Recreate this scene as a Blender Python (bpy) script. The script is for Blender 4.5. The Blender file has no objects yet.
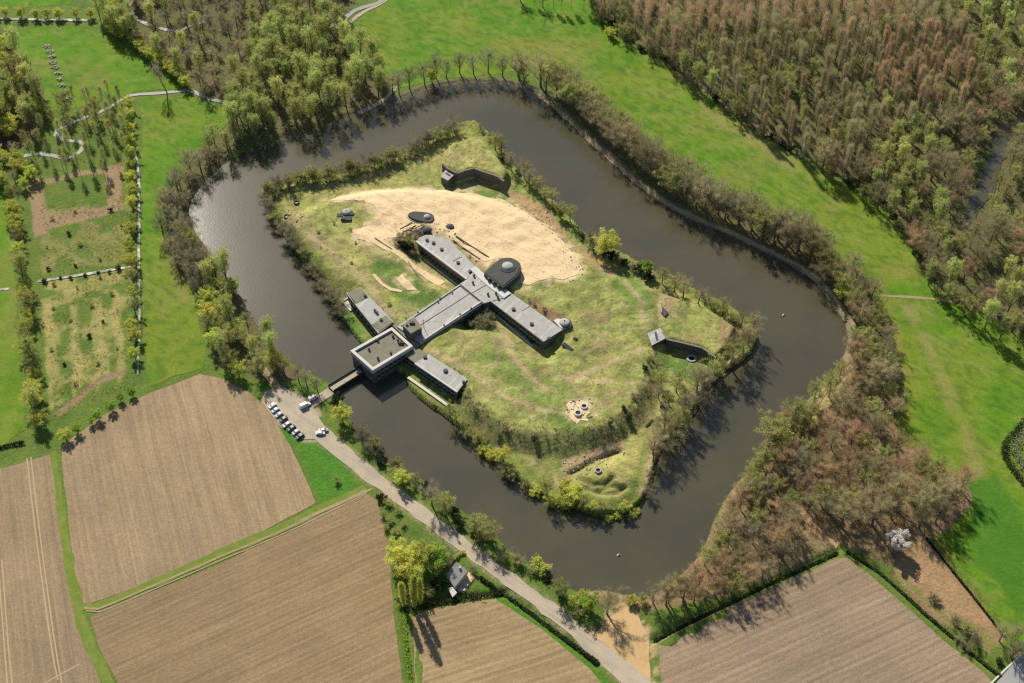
import bpy, bmesh, math, random
import numpy as np
from mathutils import Vector, Matrix
from mathutils.geometry import delaunay_2d_cdt
R = math.radians
random.seed(7)
rng = np.random.default_rng(7)
S = bpy.context.scene
C = S.collection

# ------------------------------------------------------------------ camera, sky, sun, exposure
F = 1400.0; PITCH = R(46.5); CAMH = 500.0; W0, H0 = 1024, 683
cam = bpy.data.cameras.new("camera"); camo = bpy.data.objects.new("camera", cam); C.objects.link(camo)
cam.sensor_width = 36; cam.lens = 36 * F / W0; cam.clip_start = 1; cam.clip_end = 20000
camo.location = (0, 0, CAMH); camo.rotation_euler = (math.pi/2 - PITCH, 0, 0)
S.camera = camo
SUN_EL = R(39.8); SUN_AZ = R(-22.4)          # azimuth measured from +Y (view heading) towards +X
w = bpy.data.worlds.new("World"); S.world = w; w.use_nodes = True
nt = w.node_tree; nt.nodes.clear()
sky = nt.nodes.new("ShaderNodeTexSky"); sky.sky_type = 'NISHITA'; sky.sun_disc = False
sky.sun_elevation = SUN_EL; sky.sun_rotation = SUN_AZ; sky.altitude = 500
bg = nt.nodes.new("ShaderNodeBackground"); bg.inputs[1].default_value = 0.075
wo = nt.nodes.new("ShaderNodeOutputWorld")
nt.links.new(sky.outputs[0], bg.inputs[0]); nt.links.new(bg.outputs[0], wo.inputs[0])
sl = bpy.data.lights.new("sun", 'SUN'); sl.energy = 4.6; sl.angle = R(0.5); sl.color = (1, 0.935, 0.79)
so = bpy.data.objects.new("sun", sl); C.objects.link(so)
sd = Vector((math.sin(SUN_AZ)*math.cos(SUN_EL), math.cos(SUN_AZ)*math.cos(SUN_EL), math.sin(SUN_EL)))
so.rotation_euler = sd.to_track_quat('Z', 'Y').to_euler(); so.location = sd*900
S.view_settings.view_transform = 'Standard'; S.view_settings.look = 'None'
S.view_settings.exposure = 0.36; S.view_settings.gamma = 1; S.view_settings.use_curve_mapping = False
S.render.engine = 'CYCLES'
S.cycles.use_denoising = False
S.cycles.max_bounces = 5; S.cycles.diffuse_bounces = 2; S.cycles.glossy_bounces = 2
S.cycles.transparent_max_bounces = 4; S.cycles.pixel_filter_type = 'BLACKMAN_HARRIS'; S.cycles.filter_width = 1.3
S.cycles.sample_clamp_indirect = 4

SP, CP = math.sin(PITCH), math.cos(PITCH)
def P(px, py, z=0.0):
    "ground point of the survey photograph at height z"
    u = (px - W0/2)/F; v = (py - H0/2)/F
    t = (CAMH - z)/(SP + v*CP)
    return (u*t, (CP - v*SP)*t, z)
def P2(px, py, z=0.0): return P(px, py, z)[:2]
def toPix(x, y, z):
    dz = CAMH - z
    d = y*CP + dz*SP
    return W0/2 + F*x/d, H0/2 + F*(dz*CP - y*SP)/d

# ------------------------------------------------------------------ numpy noise and polygons
def _hash(ix, iy, seed):
    n = (ix.astype(np.int64)*374761393 + iy.astype(np.int64)*668265263 + seed*1442695041) & 0xffffffff
    n = ((n ^ (n >> 13))*1274126177) & 0xffffffff
    return ((n ^ (n >> 16)) & 0xffff)/65535.0
def vnoise(x, y, sc, seed=0):
    x = np.asarray(x)/sc; y = np.asarray(y)/sc
    ix = np.floor(x); iy = np.floor(y); fx = x-ix; fy = y-iy
    fx = fx*fx*(3-2*fx); fy = fy*fy*(3-2*fy)
    a = _hash(ix, iy, seed); b = _hash(ix+1, iy, seed); c = _hash(ix, iy+1, seed); d = _hash(ix+1, iy+1, seed)
    return (a*(1-fx)+b*fx)*(1-fy) + (c*(1-fx)+d*fx)*fy
def fbm(x, y, sc, seed=0, o=3):
    s = 0; a = 1; t = 0
    for i in range(o):
        s = s + a*vnoise(x, y, sc/2**i, seed+i*17); t += a; a *= .55
    return s/t
def sdist(x, y, poly):
    "signed distance, positive inside"
    x = np.asarray(x, float); y = np.asarray(y, float)
    d = np.full(x.shape, 1e18); ins = np.zeros(x.shape, bool); n = len(poly)
    for i in range(n):
        x0, y0 = poly[i][:2]; x1, y1 = poly[(i+1) % n][:2]
        ex, ey = x1-x0, y1-y0
        t = np.clip(((x-x0)*ex+(y-y0)*ey)/(ex*ex+ey*ey+1e-12), 0, 1)
        d = np.minimum(d, (x-x0-t*ex)**2+(y-y0-t*ey)**2)
        c = (y0 > y) != (y1 > y)
        if ey != 0: ins ^= c & (x < x0 + (y-y0)*ex/ey)
    d = np.sqrt(d)
    return np.where(ins, d, -d)
def ldist(x, y, line):
    d = np.full(np.shape(x), 1e18)
    for (x0, y0), (x1, y1) in zip(line[:-1], line[1:]):
        ex, ey = x1-x0, y1-y0
        t = np.clip(((x-x0)*ex+(y-y0)*ey)/(ex*ex+ey*ey+1e-12), 0, 1)
        d = np.minimum(d, (x-x0-t*ex)**2+(y-y0-t*ey)**2)
    return np.sqrt(d)
def smooth(t):
    t = np.clip(t, 0, 1); return t*t*(3-2*t)
def catmull(pts, step=4.0, closed=False):
    out = []; n = len(pts)
    rg = range(n) if closed else range(n-1)
    g = lambda i: np.array(pts[i % n] if closed else pts[min(max(i, 0), n-1)], float)
    for i in rg:
        p0, p1, p2, p3 = g(i-1), g(i), g(i+1), g(i+2)
        k = max(1, int(np.linalg.norm(p2-p1)/step))
        for j in range(k):
            t = j/k
            out.append(tuple(.5*((2*p1)+(-p0+p2)*t+(2*p0-5*p1+4*p2-p3)*t*t+(-p0+3*p1-3*p2+p3)*t**3)))
    if not closed: out.append(tuple(g(n-1)))
    return out
def wpoly(px, z=0.0, step=None, closed=True):
    w_ = [P2(a, b, z) for a, b in px]
    return catmull(w_, step, closed) if step else w_

WATER = -1.3
OUT_PX = [(197,192),(215,172),(245,151),(275,141),(304,132),(335,121),(368,111),(398,101),(434,88),(473,83),(515,87),(538,96),(561,115),(587,141),(620,170),
 (653,198),(689,219),(728,235),(764,253),(790,266),(815,283),(833,306),(844,322),(848,336),(846,350),(838,364),(822,381),(808,400),(790,417),(770,434),(755,463),
 (736,484),(722,504),(712,525),(704,548),(690,566),(670,585),(653,595),(633,597),(605,590),(579,592),(566,586),(548,579),(530,564),(512,551),(490,532),(465,512),(440,495),
 (414,473),(388,463),(366,448),(352,424),(342,398),(333,385),(311,374),(293,363),(277,347),(256,324),(238,293),(223,272),(205,246),(192,226),(189,208)]
IN_PX = [(262,190),(275,184),(300,179),(345,173),(378,163),(409,151),(439,137),(458,126),(474,123),(491,137),(506,154),(520,175),(548,198),(569,218),(589,239),(617,253),
 (638,264),(655,275),(676,284),(705,296),(728,308),(748,320),(757,333),(752,352),(728,370),(705,388),(696,408),(676,428),(662,444),(655,462),(650,484),(640,503),(622,515),
 (600,517),(574,509),(543,498),(514,476),(496,457),(473,438),(450,421),(434,409),(420,399),(409,387),(404,375),(388,366),(376,360),(366,350),(356,337),(345,324),(332,303),(311,274),(293,249),(276,225),(264,204)]
OUTW = catmull([P2(a, b, WATER) for a, b in OUT_PX], 5, True)
INW = catmull([P2(a, b, WATER) for a, b in IN_PX], 5, True)
PLAT = wpoly([(302,216),(345,200),(400,193),(440,196),(490,206),(530,222),(562,250),(600,274),(640,292),(652,312),(648,345),(640,378),(630,402),(602,424),(555,434),
 (510,426),(482,408),(462,376),(436,356),(424,342),(408,326),(366,284),(322,256),(305,232)], 6.5)
NEB = wpoly([(444,165),(457,173),(474,168),(493,174),(504,181),(509,170),(498,155),(474,134),(447,145)], 7.0)
EB = wpoly([(660,329),(668,339),(702,347),(716,357),(728,345),(737,326),(708,306),(662,291),(658,310)], 6.6)
HOLLOWS = [
 ([(408,374),(414,370),(458,399),(450,404)], .3, .3, 3),  # (polygon px, z, floor, slope)
 ([(419,254),(424,248),(440,258),(470,284),(466,292),(455,287),(436,279),(424,264)], 1.0, 1.0, 12),
 ([(487,303),(494,305),(549,348),(543,356),(525,347),(505,332),(484,324),(470,326),(466,320)], 1.0, 1.0, 12),
 ([(450,181),(480,181),(500,187),(520,192),(505,200),(470,192)], 2.0, 2.0, 7),
]
SBW = wpoly([(578,480),(600,462),(622,462),(632,478),(622,500),(604,506),(585,500)], 3.0)
TRENCH = [wpoly(l, 3, None) for l in ([(581,478),(592,484),(606,483),(613,477)], [(584,487),(598,492),(616,493),(626,486)], [(600,489),(612,485),(620,487)],
  [(571,470),(580,466),(590,460),(600,455),(620,448)])]
DITCH = [wpoly(l, 0, None) for l in (
  [(652,640),(700,615),(760,586),(836,551)], [(845,548),(880,570),(930,615),(1003,676)], [(926,535),(965,585),(1008,637)],
  [(503,590),(540,618),(596,664)], [(404,610),(450,598),(505,593)], [(404,610),(412,683)])]
def H(x, y):
    x = np.asarray(x, float); y = np.asarray(y, float)
    do = sdist(x, y, OUTW); di = sdist(x, y, INW)
    n1 = fbm(x, y, 9, 3)-.5; n2 = fbm(x, y, 30, 5)-.5
    outer = np.where(do < 0, WATER + (-WATER)*smooth((-do)/3.5), WATER - 2.2*smooth(do/5))
    isl = np.where(di > 0, WATER + 2.4*smooth(di/4.0), -9)
    isl = isl + np.where(di > 3, .8*n1 + .9*(vnoise(x, y, 4.5, 203)-.5), 0)
    ons = di > 0
    pl = sdist(x, y, PLAT)
    isl = np.where(ons, np.maximum(isl, 1.1 + (5.4 + 1.6*n2 + 1.4*n1 + .8*(vnoise(x, y, 5, 201)-.5))*smooth((pl+13)/13)), isl)
    for hp, z, fl, sw in HOLLOWS:
        d = sdist(x, y, wpoly(hp, z))
        isl = np.where(ons, isl + (np.minimum(fl, isl)-isl)*smooth((d+sw)/sw), isl)
    for b, z in ((NEB, 6.7), (EB, 6.3)):
        d = sdist(x, y, b)
        isl = np.where(ons, np.maximum(isl, 1.3+(z-1.3+.5*n1)*smooth((d+1.5)/3)), isl)
    d = sdist(x, y, SBW)
    isl = np.where(ons, isl + 2.0*smooth((d+5)/7), isl)
    for t in TRENCH:
        isl = isl - 1.9*np.exp(-(ldist(x, y, t)/1.3)**2)
    h = np.where(ons, isl, outer)
    land = (do < -3)
    h = h + np.where(land, .25*n1*smooth((-do-3)/10), 0)
    for t in DITCH:
        h = h - np.where(land, 1.4*np.exp(-(ldist(x, y, t)/1.6)**2), 0)
    return h
def H1(x, y): return float(H(np.array([x]), np.array([y]))[0])

# ------------------------------------------------------------------ materials
def mat(name, col, rough=.9, noises=(), bump=0.0, bscale=1.0, rnd=0.0, attr=None, hue=0.0, spec=.2, wave=None, transl=0.0, metal=0.0):
    """noises: (scale, strength, colour2, contrast_lo, contrast_hi) mixes towards colour2 where noise is high"""
    m = bpy.data.materials.new(name); m.use_nodes = True
    n = m.node_tree.nodes; l = m.node_tree.links; b = n["Principled BSDF"]
    b.inputs["Roughness"].default_value = rough; b.inputs["Specular IOR Level"].default_value = spec; b.inputs["Metallic"].default_value = metal
    tc = n.new("ShaderNodeTexCoord")
    if attr:
        a = n.new("ShaderNodeAttribute"); a.attribute_name = attr; cur = a.outputs[0]
    else:
        a = n.new("ShaderNodeRGB"); a.outputs[0].default_value = (*col, 1); cur = a.outputs[0]
    for k in noises:
        sc, st, c2 = k[:3]; lo, hi = k[3:5] if len(k) > 4 else (.35, .65)
        t = n.new("ShaderNodeTexNoise"); t.inputs["Scale"].default_value = sc; t.inputs["Detail"].default_value = 4
        t.inputs["Roughness"].default_value = .65
        if len(k) > 5:
            mq = n.new("ShaderNodeMapping"); mq.inputs["Rotation"].default_value = (0, 0, k[5][0]); l.new(tc.outputs["Object"], mq.inputs[0])
            mp = n.new("ShaderNodeMapping"); mp.inputs["Scale"].default_value = k[5][1]
            l.new(mq.outputs[0], mp.inputs[0]); l.new(mp.outputs[0], t.inputs["Vector"])
        else: l.new(tc.outputs["Object"], t.inputs["Vector"])
        mr = n.new("ShaderNodeMapRange"); mr.inputs[1].default_value = lo; mr.inputs[2].default_value = hi; mr.inputs[4].default_value = st
        l.new(t.outputs[0], mr.inputs[0])
        mx = n.new("ShaderNodeMix"); mx.data_type = 'RGBA'
        l.new(mr.outputs[0], mx.inputs[0]); l.new(cur, mx.inputs[6])
        if isinstance(c2, (int, float)):
            ml = n.new("ShaderNodeMix"); ml.data_type = 'RGBA'; ml.blend_type = 'MULTIPLY'; ml.inputs[0].default_value = 1
            l.new(cur, ml.inputs[6]); ml.inputs[7].default_value = (c2, c2, c2, 1); l.new(ml.outputs[2], mx.inputs[7])
        else: mx.inputs[7].default_value = (*c2, 1)
        cur = mx.outputs[2]
    for wv in (wave or ()):
        ang, period, st, fac, dist = wv
        mp = n.new("ShaderNodeMapping"); mp.inputs["Rotation"].default_value = (0, 0, ang)
        l.new(tc.outputs["Object"], mp.inputs[0])
        t = n.new("ShaderNodeTexWave"); t.wave_type = 'BANDS'; t.bands_direction = 'X'
        t.inputs["Scale"].default_value = 2*math.pi/(20*period); t.inputs["Distortion"].default_value = dist; t.inputs["Detail"].default_value = 2
        t.inputs["Detail Scale"].default_value = .4
        l.new(mp.outputs[0], t.inputs["Vector"])
        mr = n.new("ShaderNodeMapRange"); mr.inputs[1].default_value = 0 if st >= 0 else .93; mr.inputs[3].default_value = 0; mr.inputs[4].default_value = abs(st)
        l.new(t.outputs[0], mr.inputs[0])
        ml = n.new("ShaderNodeMix"); ml.data_type = 'RGBA'; ml.blend_type = 'MULTIPLY'
        l.new(mr.outputs[0], ml.inputs[0]); l.new(cur, ml.inputs[6]); ml.inputs[7].default_value = (fac, fac, fac, 1)
        ml.clamp_result = False
        cur = ml.outputs[2]
    if rnd or hue:
        oi = n.new("ShaderNodeObjectInfo")
        hs = n.new("ShaderNodeHueSaturation")
        mr = n.new("ShaderNodeMapRange"); mr.inputs[3].default_value = 1-rnd; mr.inputs[4].default_value = 1+rnd
        l.new(oi.outputs["Random"], mr.inputs[0]); l.new(mr.outputs[0], hs.inputs["Value"])
        ma = n.new("ShaderNodeMath"); ma.operation = 'MULTIPLY'; ma.inputs[1].default_value = 7.31
        l.new(oi.outputs["Random"], ma.inputs[0])
        fr = n.new("ShaderNodeMath"); fr.operation = 'FRACT'; l.new(ma.outputs[0], fr.inputs[0])
        mr2 = n.new("ShaderNodeMapRange"); mr2.inputs[3].default_value = .5-hue; mr2.inputs[4].default_value = .5+hue
        l.new(fr.outputs[0], mr2.inputs[0]); l.new(mr2.outputs[0], hs.inputs["Hue"])
        l.new(cur, hs.inputs["Color"]); cur = hs.outputs[0]
    l.new(cur, b.inputs["Base Color"])
    if bump:
        t = n.new("ShaderNodeTexNoise"); t.inputs["Scale"].default_value = bscale; t.inputs["Detail"].default_value = 5
        l.new(tc.outputs["Object"], t.inputs["Vector"])
        bp = n.new("ShaderNodeBump"); bp.inputs["Strength"].default_value = 1; bp.inputs["Distance"].default_value = bump
        l.new(t.outputs[0], bp.inputs["Height"]); l.new(bp.outputs[0], b.inputs["Normal"])
    if transl:
        tr = n.new("ShaderNodeBsdfTranslucent"); l.new(cur, tr.inputs[0])
        ms = n.new("ShaderNodeMixShader"); ms.inputs[0].default_value = transl
        l.new(b.outputs[0], ms.inputs[1]); l.new(tr.outputs[0], ms.inputs[2]); l.new(ms.outputs[0], n["Material Output"].inputs[0])
    return m
M = {}
M['ground'] = mat('ground', (0,0,0), noises=((.8,.55,.58,.42,.6),(.28,.35,1.35,.48,.64),(.13,.2,.75,.5,.62)), attr='Col', bump=.35, bscale=.7)
M['meadow'] = mat('meadow', (.105,.205,.014), noises=((.011,.65,(.19,.215,.03),.45,.60),(.03,.55,(.06,.15,.008),.46,.62),(.06,.6,(.20,.21,.045),.52,.68),(.17,.45,(.055,.14,.008),.50,.66),(.16,.5,(.25,.21,.07),.60,.72),(.7,.45,.62,.4,.6)), bump=.10, bscale=.9)
M['meadow'] = mat('meadow', (0,0,0), attr='Col', noises=((.7,.45,.62,.42,.6),(.25,.3,1.25,.5,.66),(.1,.2,.78,.5,.64)), bump=.10, bscale=.9)
M['sand'] = mat('sand', (.72,.54,.32), noises=((.05,.4,(.62,.45,.26),.45,.65),(.8,.35,.75),(.10,.45,.72,.52,.62,(R(-50),(6,.3,1))),(.07,.6,(.38,.27,.16),.62,.70)), bump=.25, bscale=.5)
M['dirt'] = mat('dirt', (.34,.225,.13), noises=((.08,.5,(.24,.16,.09),.45,.6),(.9,.4,.65)), bump=.12, bscale=1)
M['road'] = mat('road', (.47,.39,.285), noises=((.12,.5,(.36,.32,.26),.42,.6),(1.1,.4,.72),(.10,.6,.78,.48,.6,(R(38),(.25,5,1)))))
M['path'] = mat('path', (.36,.27,.16), noises=((.2,.5,(.2,.19,.07),.45,.65),(1.1,.35,.7)))
M['asphalt'] = mat('asphalt', (.30,.30,.29), noises=((.2,.4,(.38,.37,.34),.4,.65),(1.1,.3,.8)))
def fieldmat(name, col, ang, period=1.6, WS=.3):
    c2 = tuple(c*.80 for c in col); c3 = (col[0]*.74, col[1]*.76, col[2]*.80)
    return mat(name, col, noises=((.011,.7,c3,.45,.62),(.03,.5,c2,.45,.65),(.45,.4,.72,.42,.6),(1.3,.5,.62,.42,.6),(.04,.6,.74,.46,.60,(ang,(9,.35,1))),(.10,.55,1.25,.52,.66,(ang,(5,.12,1))),(.2,.4,.75,.5,.64,(ang,(5,.10,1)))),
      wave=((ang, period, WS, .66, 1.2),), bump=.12, bscale=1.2)
M['water'] = mat('water', (.082,.074,.044), rough=.105, spec=.5, noises=((.012,.6,(.050,.052,.036),.4,.6),(.05,.35,.85,.5,.65)))
M['stream'] = mat('stream', (.20,.20,.18), rough=.55, spec=.25)
def waterbump(m, st, s1, s2):
    n = m.node_tree.nodes; l = m.node_tree.links; tc = n.new("ShaderNodeTexCoord")
    t1 = n.new("ShaderNodeTexNoise"); t1.inputs["Scale"].default_value = s1; t1.inputs["Detail"].default_value = 4
    l.new(tc.outputs["Object"], t1.inputs["Vector"])
    bp = n.new("ShaderNodeBump"); bp.inputs["Distance"].default_value = st; bp.inputs["Strength"].default_value = 1
    l.new(t1.outputs[0], bp.inputs["Height"]); l.new(bp.outputs[0], n["Principled BSDF"].inputs["Normal"])
waterbump(M['water'], .014, 1.2, 2); waterbump(M['stream'], .1, .8, 2)
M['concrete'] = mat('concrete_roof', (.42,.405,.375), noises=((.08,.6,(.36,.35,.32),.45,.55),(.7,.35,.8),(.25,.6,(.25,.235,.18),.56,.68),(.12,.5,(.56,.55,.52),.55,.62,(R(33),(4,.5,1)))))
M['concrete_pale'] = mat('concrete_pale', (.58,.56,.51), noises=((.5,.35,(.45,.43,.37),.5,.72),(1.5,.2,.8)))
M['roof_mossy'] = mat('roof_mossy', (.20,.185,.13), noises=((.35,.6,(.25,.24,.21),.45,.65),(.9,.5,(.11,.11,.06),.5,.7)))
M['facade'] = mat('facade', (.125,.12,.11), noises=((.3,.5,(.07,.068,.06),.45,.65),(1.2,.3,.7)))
M['bitumen'] = mat('bitumen', (.075,.075,.072), noises=((.4,.5,(.12,.12,.11),.5,.7),))
M['darkwin'] = mat('window_dark', (.02,.022,.025), rough=.25, spec=.5)
M['iron'] = mat('iron', (.06,.058,.055), rough=.6)
M['bark'] = mat('bark', (.17,.135,.095), noises=((1.5,.4,.6),), rnd=.15)
M['bark_pale'] = mat('bark_pale', (.24,.21,.16), noises=((1.5,.4,.6),), rnd=.15)
def leafm(name, col, rnd=.22, hue=.012, tr=.5):
    return mat(name, col, rough=.8, rnd=rnd, hue=hue, transl=tr, noises=((.35,.45,.62,.4,.65),))
M['twig'] = leafm('twig', (.46,.40,.22), rnd=.3, hue=.015)
M['twig_grey'] = leafm('twig_grey', (.38,.345,.22), rnd=.3, hue=.015)
M['twig_russet'] = leafm('twig_russet', (.55,.40,.235), rnd=.28)
M['twig_olive'] = leafm('twig_olive', (.47,.47,.17), rnd=.28, hue=.02)
M['leaf_yellow'] = leafm('leaf_yellow', (.68,.70,.17), tr=.55, hue=.015)
M['leaf_green'] = leafm('leaf_green', (.60,.64,.23), tr=.55, hue=.015)
M['leaf_fresh'] = leafm('leaf_fresh', (.40,.55,.09), tr=.5)
M['leaf_dark'] = leafm('leaf_dark', (.045,.06,.022), tr=.2)
M['blossom'] = leafm('blossom', (.86,.80,.72), tr=.4, rnd=0, hue=0)
M['debris'] = mat('debris', (.50,.44,.36), noises=((.6,.5,.6),))
for nm, c in (('white',(.66,.66,.64)),('silver',(.42,.43,.44)),('black',(.02,.02,.022)),('blue',(.03,.04,.08)),('darkgrey',(.07,.07,.075)),('red',(.20,.05,.04))):
    M['paint_'+nm] = mat('paint_'+nm, c, rough=.3, spec=.5)
M['glass'] = mat('car_glass', (.03,.035,.04), rough=.1, spec=.6)
M['tyre'] = mat('tyre', (.02,.02,.02), rough=.8)
M['slate'] = mat('slate_roof', (.22,.22,.21), noises=((.8,.4,.7),))
M['render'] = mat('house_wall', (.55,.50,.42), noises=((.8,.3,.8),))

# ------------------------------------------------------------------ object helpers
def tag(o, label=None, cat=None, group=None, kind=None):
    if label: o['label'] = label
    if cat: o['category'] = cat
    if group: o['group'] = group
    if kind: o['kind'] = kind
    return o
def link(name, me, m=None, parent=None):
    o = bpy.data.objects.new(name, me); C.objects.link(o)
    if m is not None:
        for q in (m if isinstance(m, (list, tuple)) else [m]): me.materials.append(q)
    if parent: o.parent = parent
    return o
def npmesh(name, V, T):
    me = bpy.data.meshes.new(name); V = np.asarray(V, np.float32); T = np.asarray(T, np.int32)
    k = T.shape[1]
    me.vertices.add(len(V)); me.vertices.foreach_set('co', V.ravel())
    me.loops.add(T.size); me.loops.foreach_set('vertex_index', T.ravel())
    me.polygons.add(len(T)); me.polygons.foreach_set('loop_start', np.arange(0, T.size, k, dtype=np.int32))
    me.update(calc_edges=True); me.validate()
    return me
def empty(name, loc, rz=0):
    o = bpy.data.objects.new(name, None); C.objects.link(o); o.location = loc; o.rotation_euler = (0, 0, rz); return o
class MB:
    def __init__(s): s.v = []; s.f = []
    def prism(s, poly, z0, z1):
        "poly: world xy list; closed prism"
        a = sum(poly[i][0]*poly[(i+1) % len(poly)][1]-poly[(i+1) % len(poly)][0]*poly[i][1] for i in range(len(poly)))
        if a < 0: poly = poly[::-1]
        n = len(poly); b = len(s.v)
        s.v += [(p[0], p[1], z0) for p in poly] + [(p[0], p[1], z1) for p in poly]
        s.f.append([b+n+i for i in range(n)]); s.f.append([b+n-1-i for i in range(n)])
        for i in range(n):
            j = (i+1) % n; s.f.append([b+i, b+j, b+n+j, b+n+i])
        return s
    def box(s, x0, y0, z0, x1, y1, z1): return s.prism([(x0,y0),(x1,y0),(x1,y1),(x0,y1)], z0, z1)
    def wall(s, a, b, t, z0, z1, o=0.0):
        dx, dy = b[0]-a[0], b[1]-a[1]; L = math.hypot(dx, dy); nx, ny = -dy/L, dx/L
        q = lambda p, k: (p[0]+nx*(o+k), p[1]+ny*(o+k))
        return s.prism([q(a, -t/2), q(b, -t/2), q(b, t/2), q(a, t/2)], z0, z1)
    def lathe(s, cx, cy, prof, n=20):
        b = len(s.v)
        for r, z in prof:
            for i in range(n):
                a = 2*math.pi*i/n; s.v.append((cx+r*math.cos(a), cy+r*math.sin(a), z))
        for k in range(len(prof)-1):
            for i in range(n):
                j = (i+1) % n; s.f.append([b+k*n+i, b+k*n+j, b+(k+1)*n+j, b+(k+1)*n+i])
        s.f.append([b+(len(prof)-1)*n+i for i in range(n)])
        return s
    def tube(s, pts, radii, n=6):
        b = len(s.v); pts = [Vector(p) for p in pts]
        for i, p in enumerate(pts):
            d = (pts[min(i+1, len(pts)-1)]-pts[max(i-1, 0)]).normalized()
            u = d.orthogonal().normalized(); v = d.cross(u)
            for k in range(n):
                a = 2*math.pi*k/n; s.v.append(tuple(p+(u*math.cos(a)+v*math.sin(a))*radii[i]))
        for i in range(len(pts)-1):
            for k in range(n):
                j = (k+1) % n; s.f.append([b+i*n+k, b+i*n+j, b+(i+1)*n+j, b+(i+1)*n+k])
        return s
    def mesh(s, name):
        me = bpy.data.meshes.new(name); me.from_pydata(s.v, [], s.f); me.update(); return me
    def build(s, name, m, parent=None, bevel=0):
        me = s.mesh(name); o = link(name, me, m, parent)
        if bevel:
            bm = bmesh.new(); bm.from_mesh(me)
            bmesh.ops.bevel(bm, geom=[e for e in bm.edges], offset=bevel, segments=2, affect='EDGES', clamp_overlap=True)
            bm.to_mesh(me); bm.free()
        return o
def copy_tree(o, parent=None):
    c = o.copy(); C.objects.link(c); c.parent = parent
    for ch in KIDS.get(o.name, []):
        copy_tree(ch, c)
    return c
KIDS = {}
def proto_register(root):
    for o in [root]+list(root.children_recursive):
        KIDS[o.name] = list(o.children)

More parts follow.
